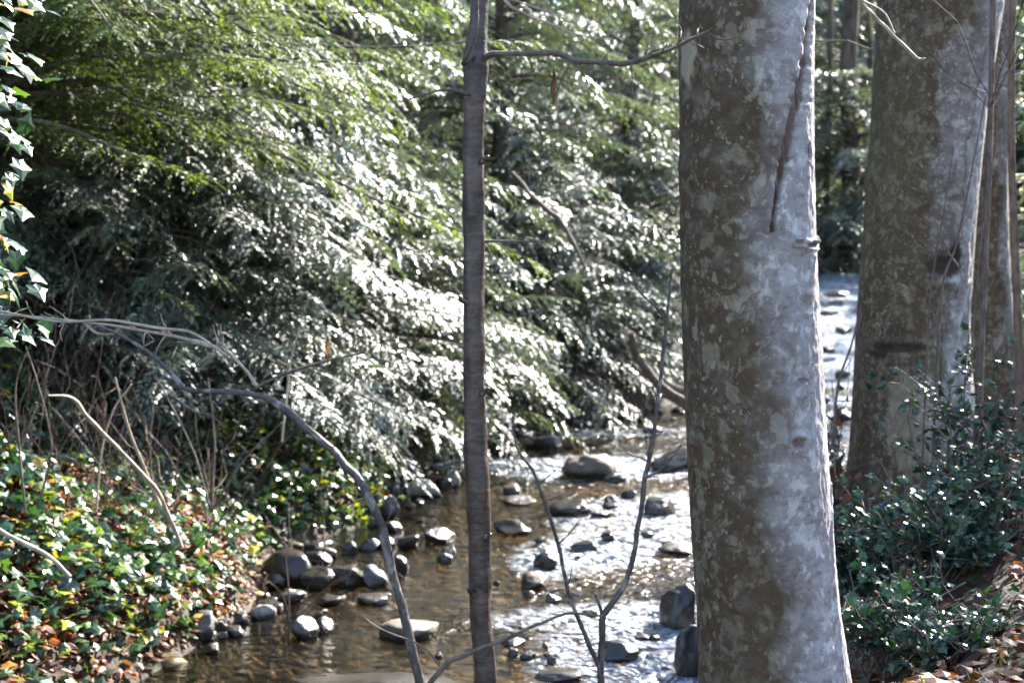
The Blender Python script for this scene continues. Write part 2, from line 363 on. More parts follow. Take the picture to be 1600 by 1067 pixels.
o = g.build('ground', M['ground'], vattr={'bed': np.where(_in, sm(.04, .26, _d), 0.0).ravel()}); tag(o, kind='structure')

def riffle(x, y):
    q = y - .10 * x
    b = np.maximum.reduce([1.1 * np.exp(-((q - 13.5) / .40) ** 2) * sm(-.2, .6, x), np.exp(-((y - 9.9 - .55 * x) / .55) ** 2) * sm(-.2, .5, x),
                           .9 * np.exp(-((y - 11.2 - .35 * x) / .55) ** 2) * sm(.1, .7, x), .7 * np.exp(-((y - 8.35 - .15 * x) / .28) ** 2) * sm(-.8, .6, x), .55 * np.exp(-((y - 13.6 + .2 * x) / .3) ** 2) * sm(1.2, .4, x),
                           .8 * sm(-.1, .6, x) * sm(8.9, 8.0, y), .9 * sm(19.5, 21, q), .40 * np.exp(-((q - 15.6) / .35) ** 2)])
    return b * (.78 + .5 * fbm(x * 1.3, y * 1.6, 0, 31, 3)) + .07 * sm(-.8, .5, x) + .03
def wave(x, y):
    rf = riffle(x, y)
    a = fbm(x * 3.2, y * 5.5, 0, 41, 3); c = fbm(x * 9, y * 15, 0, 47, 3)
    rid = 1 - np.abs(fbm(x * 2.2 + .4 * a, y * 4 - x * .8, 0, 51, 3))
    return .006 * a + .002 * c + rf * (.085 * (rid - .75) + .034 * c), rf
def water_sheet(mb, xs, ys, fo, ri):
    x, y = np.meshgrid(xs, ys); wv, rf = wave(x, y); z = wz(x, y) + wv
    k = inside(x, y) | (np.minimum(segd(x, y, LB), segd(x, y, RB)) < .18); grid(mb, x, y, z, k)
    q = y - .10 * x
    f = sm(.30, .75, rf * (.7 + .7 * fbm(x * 2.5, y * 4, 0, 61, 3))) * .75 + .9 * np.exp(-((q - 13.45) / .17) ** 2) * sm(.2, .8, x)  # patches also stand in for sun glints; last term is the white band
    f = np.maximum(f, 1.2 * sm(-.1, .3, np.sin(q * 3.8 + 1.4 * vn(x, y, 0, 5))) * sm(20.5, 22, q))
    f = np.maximum(f, 1.1 * sm(-.5, .2, np.sin(q * 5 + 2 * vn(x * 1.5, y, 0, 6))) * sm(14.2, 15.5, q) * sm(2.5, 3.1, x))
    fo.append(f.ravel()); ri.append(rf.ravel())
g = MB(); fo, ri = [], []
water_sheet(g, np.arange(-7, 5.2, .028), np.arange(3.0, 17, .034), fo, ri)
water_sheet(g, np.arange(-1, 12, .06), np.arange(17 - .034 + .011, 46, .07), fo, ri)
o = g.build('stream_water', M['water'], vattr={'foam_glint': np.clip(np.concatenate(fo), 0, 1), 'riffle': np.concatenate(ri)}); tag(o, kind='structure')

# ------------------------------------------------------------------ rocks
def ico(sub=4):
    import bmesh
    bm = bmesh.new(); bmesh.ops.create_icosphere(bm, subdivisions=sub, radius=1); v = np.array([x.co[:] for x in bm.verts])
    f = np.array([[q.index for q in p.verts] for p in bm.faces]); bm.free(); return v, f
ICO = ico(4); ICO2 = ico(2)
def rock(px, base, wpx, hpx, m, label, group=None, lift=0.0, deep=1.0, z0=0.0, ang=.25, cat='rock'):
    p = on(px, base, z0); dist = p[1]; wd = wpx / FPX * dist; h = hpx / FPX * dist; s = int(px * 7 + base)
    V = ICO[0].copy(); r = np.random.default_rng(s)
    n = fbm(V[:, 0] * 1.2 + s, V[:, 1] * 1.2, V[:, 2] * 1.2, s % 97, 3)
    for k in range(9):                                          # facets: slice the ball by a few soft planes
        a = nrm(r.normal(size=3)); d = V @ a; c = r.uniform(.50, .84); V = V - a * np.clip(d - c, 0, 9)[:, None] * .85
    V = V * (1 + .24 * n + .07 * fbm(V[:, 0] * 5 + s, V[:, 1] * 5, V[:, 2] * 5, 3, 3) + .035 * fbm(V[:, 0] * 12 + s, V[:, 1] * 12, V[:, 2] * 12, 4, 3))[:, None]
    V = V / np.abs(V).max(0)
    V = V * np.array([wd / 2, wd / 2 * r.uniform(.7, .95) * deep, h * .62]); th = r.uniform(-ang, ang); c_, s_ = math.cos(th), math.sin(th)
    V = np.stack([V[:, 0] * c_ - V[:, 1] * s_, V[:, 0] * s_ + V[:, 1] * c_, V[:, 2] + (V[:, 0] / (wd / 2)) * h * r.uniform(-.12, .12)], 1)
    mb = MB(); mb.add(V, ICO[1]); zz = h * .26 + lift
    o = mb.build('rock', M[m], vattr={'waterline': np.full(len(V), float(wz(np.array(p[0]), np.array(p[1]))))})
    o.location = (p[0], p[1] + wd * .35 * deep, z0 + zz); tag(o, label, cat, group or 'rocks in and beside the stream'); return o
ROCKS = [

 (918, 750, 96, 50, 'rtan', 'large round brown boulder with a sunlit rim just above the white riffle'),
 (850, 708, 66, 34, 'rgrey', 'grey flat-topped rock upstream and left of the round brown boulder'),
 (1030, 807, 62, 30, 'rdark', 'dark oval rock with a bright top, below the white riffle beside the big trunk'),
 (1058, 736, 84, 34, 'rdark', 'black flat rock at the right end of the white riffle'),
 (833, 921, 60, 25, 'rtan', 'flat brown rock with a pale top, mid stream right of the thin tree'),
 (852, 889, 42, 34, 'rdark', 'small dark pointed rock breaking the sparkling riffle'),
 (587, 916, 46, 38, 'rgrey', 'pale grey egg shaped rock touching the dark rocks left of mid stream'),
 (543, 917, 74, 40, 'rdark', 'black wet rock just left of the pale egg shaped rock'),
 (452, 915, 96, 58, 'rdark', 'largest dark grey boulder at the foot of the ivy bank'),
 (494, 921, 62, 34, 'rdark', 'dark rock between the largest bank boulder and the black wet rock'),
 (455, 943, 48, 20, 'rgrey', 'small grey stone in front of the largest dark boulder'),
 (517, 947, 52, 18, 'rdark', 'low dark stone with a pale right end, second in the row of three flat stones'),
 (584, 946, 58, 21, 'rtan', 'smooth flat oval stone alone in calm water below the pale egg shaped rock'),
 (472, 998, 50, 36, 'rtan', 'round tan rock, larger of the pair nearest the left bank'),
 (504, 990, 38, 28, 'rtan', 'small tan rock leaning against the round tan rock'),
 (498, 969, 28, 17, 'rtan', 'smallest tan stone behind the pair of tan rocks'),
 (312, 1003, 58, 50, 'rgrey', 'tall grey rock standing in the ivy at the water edge'),
 (373, 977, 32, 28, 'rgrey', 'small grey stone on the bank right of the tall grey rock'),
 (407, 967, 46, 24, 'rpale', 'pale sunlit stone at the edge of the bank'),
 (352, 990, 26, 18, 'rtan', 'little brown stone between the tall grey rock and the small grey stone'),
 (632, 1001, 100, 34, 'rmoss', 'wide low rock with yellow moss in the near stream behind the curved stem'),
 (640, 858, 46, 28, 'rdark', 'dark rock left of the thin tree in the line of rocks from the ivy'),
 (682, 851, 62, 26, 'rdark', 'dark flat rock touching the thin tree in the line of rocks'),
 (622, 895, 32, 32, 'rdark', 'small black round rock behind the curved stem'),
 (498, 865, 54, 24, 'rgrey', 'grey stone with a sunlit top under the yellow ivy leaves'),
 (577, 862, 44, 24, 'rdark', 'dark stone at the end of the ivy near the curved stem'),
 (663, 779, 66, 34, 'rpale', 'brilliantly sunlit white rock on the left bank left of the thin tree'),
 (608, 812, 34, 44, 'rgrey', 'upright grey rock at the tip of the yellow ivy'),
 (632, 756, 50, 30, 'rgrey', 'grey rock behind the brilliantly sunlit white rock'),
 (708, 762, 28, 34, 'rpale', 'white rock just left of the thin tree at the far pool edge'),
 (780, 706, 40, 30, 'rdark', 'dark rock with a white tip at the far bank right of the thin tree'),
 (735, 745, 30, 22, 'rpale', 'white stone partly hidden by the thin tree'),
 (892, 808, 74, 26, 'rdark', 'dark wet rock awash below the brown boulder, left one of two'),
 (938, 812, 52, 20, 'rdark', 'dark wet rock awash below the brown boulder, right one of two'),
 (795, 838, 78, 24, 'rdark', 'low bluish rock awash right of the thin tree'),
 (812, 790, 66, 14, 'rgrey', 'thin grey slab awash in the calm golden water'),
 (1068, 985, 74, 88, 'rdark', 'big black rock against the right bank left of the big trunk'),
 (1085, 1062, 64, 96, 'rdark', 'nearest black rock at the foot of the big trunk'),
 (968, 1036, 66, 38, 'rdark', 'black rock in the rapids near the bottom between the fork stems'),
 (1062, 868, 66, 16, 'rtan', 'orange brown flat stone awash beside the big trunk'),
 (915, 862, 50, 16, 'rdark', 'small black stone awash above the long sparkling riffle'),
 (1022, 684, 34, 24, 'rpale', 'bright white stone on the far shore of the dark pool'),
 (970, 676, 60, 16, 'rdark', 'dark stone at the back of the pool left of the bright white stone'),
 (900, 668, 70, 22, 'rdark', 'dark stone under the hanging cedar boughs at the far shore'),
 (800, 1010, 46, 12, 'rdark', 'low dark stone awash just right of the thin tree near the bottom'),
 (695, 880, 28, 18, 'rgrey', 'little grey stone left of the thin tree below the line of rocks'),
 (878, 1070, 90, 18, 'rgrey', 'pale slab cut off by the bottom of the picture'),
 (965, 755, 46, 12, 'rdark', 'small dark stone just below the round brown boulder'),
]
for r_ in ROCKS: rock(*r_)
rock(590, 1096, 330, 34, 'rdark', 'long black boulder cut off by the bottom edge left of the thin tree', deep=.45, ang=.05)
_r = np.random.default_rng(12)
def scatter(n, fx, label, group, hs=(10, 26), mats_=('rdark', 'rdark', 'rgrey', 'rtan')):
    k = 0
    while k < n:
        px, py = fx(_r); p = on(px, py)
        if not inside(np.array([p[0]]), np.array([p[1]]))[0] and min(float(segd(p[:1], p[1:2], LB)[0]), float(segd(p[:1], p[1:2], RB)[0])) > .15: continue
        hh = _r.uniform(*hs); rock(px, py, hh * _r.uniform(1.1, 2.3), hh, mats_[_r.integers(len(mats_))], label, group); k += 1
def _shore(r):
    t = r.random(); q = np.array([(300, 1015), (345, 985), (420, 945), (440, 905), (520, 870), (600, 840), (625, 800), (640, 770), (720, 735), (790, 700), (880, 675)], float)
    u = t * (len(q) - 1); i = int(min(u, len(q) - 2)); p = q[i] + (q[i + 1] - q[i]) * (u - i); return p[0] + r.normal(5, 16), p[1] + r.normal(0, 9)
scatter(46, _shore, 'small wet stone in the rubble along the left shore', 'small stones along the left shore')
scatter(34, lambda r: (r.uniform(640, 1090), r.uniform(755, 1050)), 'small dark stone awash in the shallow riffles', 'small stones awash in the riffles', (7, 18), ('rdark', 'rdark', 'rtan'))
scatter(14, lambda r: (r.uniform(800, 1070), r.uniform(648, 675)), 'dark stone at the shaded far shore of the pool', 'stones at the far shore', (10, 20), ('rdark',))
# upstream cascade seen between the two big trunks
for px, base, wp, hp, zz, lb in [
  (1300, 690, 42, 20, .0, 'lowest dark rock of the cascade between the big trunks'), (1322, 655, 34, 16, .10, 'dark rock one step above the lowest in the cascade'),
  (1286, 628, 36, 14, .18, 'black rock at the left of the middle cascade'), (1318, 590, 30, 13, .32, 'black rock in the middle of the cascade'),
  (1292, 552, 34, 11, .45, 'dark flat rock in the upper cascade'), (1320, 520, 32, 10, .62, 'dark rock right of the upper cascade'),
  (1296, 492, 40, 9, .8, 'dark ledge crossing the upper cascade'), (1312, 463, 46, 9, 1.0, 'farthest black ledge at the head of the cascade')]:
    rock(px, base, wp, hp, 'rdark', lb, z0=zz)

# pebbles and cobbles on the bed: nobody could count them
g = MB(); n = 1500; px_ = rng.uniform(-3, 4, n); py_ = rng.uniform(6.3, 17, n); k = inside(px_, py_); px_, py_ = px_[k], py_[k]; pz = terrain(px_, py_)
for a, b_, c in zip(px_, py_, pz):
    s = rng.uniform(.02, .075); g.add(ICO2[0] * np.array([s * rng.uniform(.8, 1.5), s, s * .6]) * (1 + .1 * rng.normal(size=(len(ICO2[0]), 1))) + np.array([a, b_, c - .004]), ICO2[1], rng.random())
m, nt, b = mat('bed_pebble'); t = NT(nt); t.l(t.ramp(t.attr('tint'), [(0, (.08, .052, .02)), (.5, (.15, .095, .034)), (1, (.22, .15, .06))]), b.inputs['Base Color']); b.inputs['Roughness'].default_value = .6
tag(g.build('bed_pebbles', m), 'brown and golden pebbles covering the stream bed under the water', 'pebbles', kind='stuff')

# ------------------------------------------------------------------ the two big alders
def path_theta(ctr, rad, z, pts, Y):
    P = np.array([at(x, y, Y) for x, y in pts]); o = np.argsort(P[:, 2]); xs = np.interp(z, P[o, 2], P[o, 0]); ok = (z > P[:, 2].min() - .02) & (z < P[:, 2].max() + .02)
    return np.arcsin(np.clip((xs - ctr) / rad, -.98, .98)), ok
def big_trunk(outl, Y, zb, zt, nseg, nz, mt, parent, seed, cracks=(), scars=(), flute=.02, base_flare=.25, name='trunk', sidefn=None, split_crack=False):
    P = [(at(a, y, Y), at(c, y, Y)) for y, a, c in outl]
    zz = np.array([p[0][2] for p in P]); cx = np.array([(p[0][0] + p[1][0]) / 2 for p in P]); rr = np.array([(p[1][0] - p[0][0]) / 2 for p in P])
    o = np.argsort(zz); zz, cx, rr = zz[o], cx[o], rr[o]
    z = np.linspace(zb, zt, nz)
    def ext(v):
        a = np.interp(z, zz, v); lo = z < zz[0]; hi = z > zz[-1]
        a[lo] = v[0] + (v[1] - v[0]) / (zz[1] - zz[0]) * (z[lo] - zz[0]) * .7
        a[hi] = v[-1] + (v[-1] - v[-3]) / (zz[-1] - zz[-3]) * (z[hi] - zz[-1]); return a
    c = ext(cx); rad = np.maximum(ext(rr), .06)
    ker = np.ones(31) / 31; pad = lambda a: np.convolve(np.pad(a, 15, 'edge'), ker, 'valid'); c, rad = pad(c), pad(rad)
    th = np.arange(nseg) / nseg * 2 * PI; TH, ZZ = np.meshgrid(th, z)          # th = 0 faces the camera, + goes right
    ct, st = np.cos(TH), np.sin(TH)
    dis = flute * fbm(ct * 1.5 + seed, st * 1.5, ZZ * .55, seed, 3) + .006 / rad[:, None] * .35 * fbm(ct * 5, st * 5, ZZ * 4 + seed, seed + 5, 4) + \
        .0030 / rad[:, None] * fbm(ct * 16 * rad[:, None] * 5, st * 16 * rad[:, None] * 5, ZZ * 42, seed + 8, 3)
    low = np.clip((zb + .55 - ZZ) / .55, 0, 1) ** 1.6
    dis = dis + base_flare * low * (.4 + .6 * np.clip(np.cos(TH * 5 + seed) * .6 + .5 * vn(ct * 2, st * 2, 0, seed), -1, 1))
    crack = np.zeros_like(TH); moss = np.zeros_like(TH); pale = np.zeros_like(TH)
    spl = np.zeros_like(TH)
    for ci, (pts, wdt, dep, step) in enumerate(cracks):
        t0, ok = path_theta(c, rad, z, pts, Y)
        wob = .020 * vn(z * 14, 0, 0, seed + 3); d = ((TH + PI) % (2 * PI) - PI) - (t0 + wob)[:, None]
        if ci == 0 and split_crack: spl = .17 * np.tanh(d / .10) * sm(.0, .25, z - z[ok].min())[:, None] * (abs(d) < 1.8)  # right of the crack painted paler, as the face turned to the sky
        wd = np.interp(z, np.linspace(z[ok].min(), z[ok].max(), len(wdt)), wdt)[:, None] / rad[:, None]; rag = (1 + .30 * vn(z * 24, 7, 0, seed + 6) + .28 * vn(z * 80, 7, 0, seed + 7))[:, None]
        m_ = np.exp(-(d / (wd * rag)) ** 2) * ok[:, None]
        dis = dis - dep * m_ / rad[:, None] + step / rad[:, None] * np.exp(-((d + 2.2 * wd) / (1.6 * wd)) ** 2) * ok[:, None]
        crack = np.maximum(crack, sm(.3, .75, m_) * (.82 + .18 * np.clip(fbm(TH * 30, ZZ * 12, 0, seed, 3) * 3, -1, 1)))
    for (sx, sy, sw, sh, k, amt) in scars:
        p = at(sx, sy, Y); ic = np.argmin(abs(z - p[2])); t0 = math.asin(np.clip((p[0] - c[ic]) / rad[ic], -.98, .98))
        hw = sw / FPX * Y / rad[ic] / max(math.cos(t0), .3); hh = sh / FPX * Y
        d = ((TH + PI) % (2 * PI) - PI - t0) / hw; e = (ZZ - p[2]) / hh
        m_ = np.exp(-(d ** 2 + e ** 2) * (1 + .9 * fbm(ct * 20, st * 20, ZZ * 28, seed + 11, 3)))
        if k == 'crack': crack = np.maximum(crack, sm(.35, .7, m_) * amt); dis = dis - .012 * m_ / rad[:, None] * amt + .01 / rad[:, None] * np.exp(-((np.sqrt(d ** 2 + e ** 2) - 1.3) / .4) ** 2) * amt
        elif k == 'pale': pale = np.maximum(pale, sm(.4, .6, m_) * amt)
        elif k == 'bulge': dis = dis + amt * m_
        else: moss = np.maximum(moss, sm(.2, .7, m_) * amt)
    r = rad[:, None] * (1 + dis)
    V = np.stack([c[:, None] + r * st, Y - r * ct, ZZ], -1)
    i = np.arange(nz - 1)[:, None] * nseg; j = np.arange(nseg)[None]; F = np.stack([i + j, i + (j + 1) % nseg, i + nseg + (j + 1) % nseg, i + nseg + j], -1).reshape(-1, 4)
    mb = MB(); org = np.array([c[0], Y, zb]); mb.add(V.reshape(-1, 3) - org, F); mb.add(V[-1] - org, np.arange(nseg)[None])
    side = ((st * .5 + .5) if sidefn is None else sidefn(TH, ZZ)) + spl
    parent.location = org
    ob = mb.build(name, mt, parent, vattr={k_: np.concatenate([v_.ravel(), np.zeros(nseg)]) for k_, v_ in (('side', side), ('crack', crack), ('moss', moss), ('pale', pale))})
    return ob, (c, rad, z)
t1 = empty('alder_tree'); tag(t1, 'large lichen-patched alder trunk in the right foreground with a long torn bark crack', 'tree')
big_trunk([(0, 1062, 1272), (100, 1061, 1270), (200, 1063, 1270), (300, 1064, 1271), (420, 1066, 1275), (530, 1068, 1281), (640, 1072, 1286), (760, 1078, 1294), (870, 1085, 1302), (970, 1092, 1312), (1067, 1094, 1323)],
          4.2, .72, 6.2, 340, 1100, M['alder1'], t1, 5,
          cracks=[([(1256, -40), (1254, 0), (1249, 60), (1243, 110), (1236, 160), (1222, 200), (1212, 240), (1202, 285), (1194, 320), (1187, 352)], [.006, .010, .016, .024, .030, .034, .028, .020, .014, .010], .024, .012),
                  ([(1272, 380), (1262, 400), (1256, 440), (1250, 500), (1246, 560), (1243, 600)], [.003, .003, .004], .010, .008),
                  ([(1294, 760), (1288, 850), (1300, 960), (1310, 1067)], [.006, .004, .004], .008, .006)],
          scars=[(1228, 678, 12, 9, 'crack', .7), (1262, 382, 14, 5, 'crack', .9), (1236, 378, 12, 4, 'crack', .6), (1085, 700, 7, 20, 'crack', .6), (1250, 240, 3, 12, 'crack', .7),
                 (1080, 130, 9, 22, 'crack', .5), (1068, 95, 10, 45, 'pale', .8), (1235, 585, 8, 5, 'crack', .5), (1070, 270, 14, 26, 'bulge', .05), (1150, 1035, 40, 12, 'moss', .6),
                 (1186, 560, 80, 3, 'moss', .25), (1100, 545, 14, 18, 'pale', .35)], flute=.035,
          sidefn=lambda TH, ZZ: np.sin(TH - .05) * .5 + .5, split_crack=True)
t2 = empty('alder_tree'); tag(t2, 'second large grey alder trunk behind the first, rough and brown on its left', 'tree')
O2 = [(0, 1372, 1562), (100, 1367, 1548), (200, 1362, 1535), (300, 1355, 1526), (400, 1349, 1518), (500, 1343, 1512), (600, 1338, 1516), (700, 1333, 1538), (770, 1328, 1556)]
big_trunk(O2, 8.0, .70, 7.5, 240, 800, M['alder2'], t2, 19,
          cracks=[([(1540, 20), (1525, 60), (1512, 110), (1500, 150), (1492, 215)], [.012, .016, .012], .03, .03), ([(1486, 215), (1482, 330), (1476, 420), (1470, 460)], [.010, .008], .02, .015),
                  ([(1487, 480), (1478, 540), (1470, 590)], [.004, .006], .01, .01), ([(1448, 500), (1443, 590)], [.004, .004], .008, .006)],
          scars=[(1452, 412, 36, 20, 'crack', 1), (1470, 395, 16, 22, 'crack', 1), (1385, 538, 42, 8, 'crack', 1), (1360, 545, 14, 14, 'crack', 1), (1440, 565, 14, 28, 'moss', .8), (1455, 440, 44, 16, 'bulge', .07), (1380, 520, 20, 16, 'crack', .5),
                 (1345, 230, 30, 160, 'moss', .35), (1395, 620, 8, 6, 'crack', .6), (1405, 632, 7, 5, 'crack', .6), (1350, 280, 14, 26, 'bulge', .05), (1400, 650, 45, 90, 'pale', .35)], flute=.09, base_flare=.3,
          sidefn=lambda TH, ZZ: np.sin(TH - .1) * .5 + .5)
t3 = empty('alder_tree'); tag(t3, 'third alder trunk half hidden behind the second, with a dark left side', 'tree')
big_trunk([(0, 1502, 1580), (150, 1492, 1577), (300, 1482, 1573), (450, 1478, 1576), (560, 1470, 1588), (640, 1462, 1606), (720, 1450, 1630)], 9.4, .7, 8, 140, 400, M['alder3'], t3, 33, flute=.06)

# ------------------------------------------------------------------ thin stems in the foreground (drawn as pixel paths at a depth)
def path3(pts, n=None):
    P = np.array([at(x, y, Yd) for x, y, Yd in pts]); return spline(P, n or len(pts) * 8)
def stem(pts, wpx, name, m, parent, seg=12, rough=.12, n=None, seed=1):
    P = path3(pts, n); Ys = P[:, 1]; wv = np.interp(np.linspace(0, 1, len(P)), np.linspace(0, 1, len(wpx)), wpx)
    if name != 'trunk':
        jr = np.random.default_rng(int(abs(pts[0][0]) * 3 + len(P))); kk = np.linspace(0, len(pts) * 2.2, len(P))
        P = P + (np.stack([vn(kk, 0, 0, jr.integers(99)), vn(kk, 0, 0, jr.integers(99)), vn(kk, 0, 0, jr.integers(99))], 1) * (wv / FPX * Ys)[:, None] * .13)
    mb = MB(); org = np.array(parent.location); tube(mb, P - org, wv / FPX * Ys / 2, seg, 0, rough, seed); return mb.build(name, m, parent)
def root(name, px, py, Yd, label, cat, group=None):
    p = at(px, py, Yd); p[2] = min(p[2], float(terrain(np.array(p[0]), np.array(p[1])))) if False else p[2]
    return tag(empty(name, p), label, cat, group)
def dead_leaf(px, py, Yd, wpx, hpx, label, tint=.6):
    p = at(px, py - hpx / 2, Yd); mb = MB(); n = 12; t = np.linspace(0, 1, n)[:, None]; s = FPX / Yd
    u = np.linspace(-1, 1, 5)[None]; prof = np.sin(np.clip(t, .02, .98) * PI) ** .7 * (1 - .35 * t)
    Xx = u * prof * wpx / s / 2 + .1 * wpx / s * np.sin(t * 9); Zz = -t * hpx / s + 0 * u; Yy = .012 * np.cos(u * 2.2 + t * 3) * 1.0
    V = np.stack([Xx + 0 * Yy, Yy + 0 * Xx, Zz], -1); i = np.arange(n - 1)[:, None] * 5; j = np.arange(4)[None]
    mb.add(V.reshape(-1, 3), np.stack([i + j, i + j + 1, i + 6 + j, i + 5 + j], -1).reshape(-1, 4), tint)
    o = mb.build('dead_leaf', M['litter']); o.location = p; tag(o, label, 'leaf', 'dead leaves hanging from twigs'); return o

# thin straight tree
tt = root('cherry_sapling', 742, 1275, 3.7, 'straight slender dark tree with ringed bark standing in the middle foreground', 'sapling')
stem([(742, 1275, 3.7), (757, 1067, 3.7), (751, 960, 3.7), (749, 850, 3.7), (745, 750, 3.7), (741, 640, 3.7), (740, 520, 3.7), (740, 400, 3.7), (740, 300, 3.7), (740, 200, 3.7), (743, 100, 3.7), (750, 0, 3.7), (753, -250, 3.7), (748, -700, 3.7), (752, -1200, 3.7)],
     [44, 38, 34, 35, 41, 33, 35, 32, 34, 32, 37, 25, 26, 21, 15], 'trunk', M['cherry'], tt, 28, .16, 300, 3)
stem([(752, 92, 3.7), (775, 85, 3.66), (820, 85, 3.6), (868, 84, 3.55), (895, 92, 3.5), (930, 98, 3.48), (985, 98, 3.45), (1040, 80, 3.42), (1075, 64, 3.40), (1112, 47, 3.38)], [13, 8, 7, 8, 10, 8, 7, 6, 5, 4], 'branch', M['twig'], tt, 8, .25, 80)
stem([(1105, 50, 3.38), (1125, 62, 3.37), (1152, 58, 3.36), (1168, 42, 3.35)], [4, 2], 'branch', M['twig'], tt, 6)
stem([(895, 92, 3.5), (880, 120, 3.5), (868, 150, 3.5)], [4, 2], 'branch', M['twig'], tt, 6)
stem([(985, 98, 3.45), (988, 125, 3.45), (986, 150, 3.45)], [3, 1.5], 'branch', M['twig'], tt, 5)
for a_, b_, c_ in ((757, 250, 1), (724, 470, -1), (757, 612, 1), (726, 745, -1), (760, 840, 1), (737, 925, -1)): stem([(a_ - 5 * c_, b_ + 3, 3.68), (a_ + 2 * c_, b_ - 2, 3.67), (a_ + 7 * c_, b_ - 7, 3.66)], [11, 8, 3], 'twig_stub', M['cherry'], tt, 7, n=8)
stem([(740, 150, 3.7), (705, 141, 3.6), (670, 146, 3.55), (625, 160, 3.5)], [7, 4, 2.5], 'branch', M['twig'], tt, 6)
stem([(738, 88, 3.66), (724, 100, 3.62), (740, 62, 3.60), (746, 20, 3.6), (744, -60, 3.6)], [8, 6, 4], 'branch', M['cherry'], tt, 6)
stem([(757, 378, 3.7), (800, 377, 3.66), (850, 378, 3.64)], [5, 2.5], 'branch', M['twig'], tt, 6)

# arching sapling at left
ar = root('beech_sapling', 690, 1330, 3.4, 'curved leaning sapling with bluish grey stem arching to the left over the bank', 'sapling')
stem([(690, 1330, 3.4), (672, 1160, 3.4), (655, 1067, 3.4), (638, 985, 3.4), (612, 885, 3.4), (598, 830, 3.4), (578, 778, 3.4), (548, 735, 3.42), (505, 690, 3.44), (460, 652, 3.46), (428, 628, 3.47), (400, 617, 3.48), (355, 612, 3.5), (310, 611, 3.52), (285, 606, 3.54)], [20, 17, 15, 15, 14, 16, 13, 12, 12, 11, 13, 10, 9, 8, 8, 6], 'stem', M['stem'], ar, 12, .14, 180)
stem([(285, 606, 3.54), (265, 580, 3.56), (238, 555, 3.6), (200, 530, 3.6), (150, 508, 3.6)], [8, 6, 4], 'branch', M['stem'], ar, 8)
stem([(404, 606, 3.48), (385, 580, 3.5), (355, 550, 3.55), (320, 538, 3.6), (270, 525, 3.62), (200, 513, 3.65), (130, 503, 3.7), (60, 496, 3.75), (-10, 490, 3.8), (-120, 480, 3.9)], [6, 5, 7, 5, 5, 4, 4, 3], 'branch', M['paletwig'], ar, 8, .4, 120)
stem([(400, 606, 3.48), (430, 590, 3.46), (470, 576, 3.42), (515, 563, 3.4), (570, 550, 3.38)], [5, 4, 3], 'branch', M['twig'], ar, 7)
stem([(270, 620, 3.54), (300, 640, 3.5), (330, 650, 3.5), (352, 668, 3.5)], [4, 2], 'branch', M['stem'], ar, 6)
stem([(130, 503, 3.7), (150, 520, 3.7), (175, 522, 3.7), (190, 512, 3.7)], [5, 3], 'branch', M['paletwig'], ar, 6)
stem([(240, 530, 3.62), (228, 520, 3.6), (225, 540, 3.6), (240, 533, 3.6)], [3, 2], 'branch', M['paletwig'], ar, 5)
def twiglets(pts, n, lpx, parent, seed, m='twig', w=3.0):
    r = np.random.default_rng(seed); P = np.array(pts, float)
    for i in range(n):
        u = r.uniform(0, len(P) - 1.01); k = int(u); b0 = P[k] + (P[k + 1] - P[k]) * (u - k); t_ = P[k + 1] - P[k]; a = math.atan2(t_[1], t_[0]) + r.choice([-1, 1]) * r.uniform(.5, 1.1); L = r.uniform(.4, 1.3) * lpx
        q = [(b0[0], b0[1], b0[2])]
        for j in range(1, 4): a += r.normal(0, .25); q.append((q[-1][0] + math.cos(a) * L / 3, q[-1][1] + math.sin(a) * L / 3, b0[2] + r.normal(0, .02) * j))
        stem(q, [w, w * .75, w * .4], 'twig', M[m], parent, 5, n=12)
ARC = [(612, 885, 3.4), (578, 778, 3.4), (548, 735, 3.42), (505, 690, 3.44), (460, 652, 3.46), (400, 617, 3.48), (355, 612, 3.5), (310, 611, 3.52)]
twiglets(ARC, 9, 45, ar, 5)
twiglets([(385, 580, 3.5), (355, 550, 3.55), (320, 538, 3.6), (270, 525, 3.62), (200, 513, 3.65), (130, 503, 3.7), (60, 496, 3.75), (-10, 490, 3.8)], 22, 34, ar, 6, 'paletwig', 2.6)
stem([(355, 556, 3.52), (300, 520, 3.6), (240, 512, 3.62), (170, 500, 3.65), (90, 502, 3.7), (0, 486, 3.8), (-60, 480, 3.9)], [4, 5, 4, 3], 'branch', M['paletwig'], ar, 7, .3, 70)
dead_leaf(512, 545, 3.39, 9, 42, 'rust brown shrivelled leaf hanging from the right twig of the arching sapling')
dead_leaf(865, 138, 3.5, 10, 55, 'rust brown curled leaf hanging under the long twig of the straight thin tree', .7)

# forked young shoot
fk = root('forked_shoot', 938, 1290, 3.5, 'thin forked bare shoot rising in a V in front of the rapids', 'sapling')
stem([(938, 1290, 3.5), (938, 1100, 3.5), (940, 1030, 3.5), (943, 965, 3.5), (965, 930, 3.5), (985, 890, 3.5), (998, 820, 3.5), (1006, 760, 3.5), (1018, 700, 3.5), (1026, 640, 3.5), (1034, 570, 3.5), (1042, 505, 3.5), (1046, 455, 3.5), (1050, 420, 3.5)], [12, 11, 11, 9, 8, 8, 7, 6, 5, 3], 'stem', M['stem'], fk, 9, .15, 130)
stem([(940, 1052, 3.5), (918, 1000, 3.48), (893, 940, 3.46), (880, 890, 3.45), (872, 850, 3.45), (850, 780, 3.44), (832, 735, 3.44), (808, 700, 3.44), (800, 640, 3.44)], [8, 7, 6, 6, 4, 2], 'stem', M['stem'], fk, 8, .15, 90)
stem([(942, 970, 3.5), (938, 950, 3.5), (930, 928, 3.5)], [7, 4], 'branch', M['stem'], fk, 7)
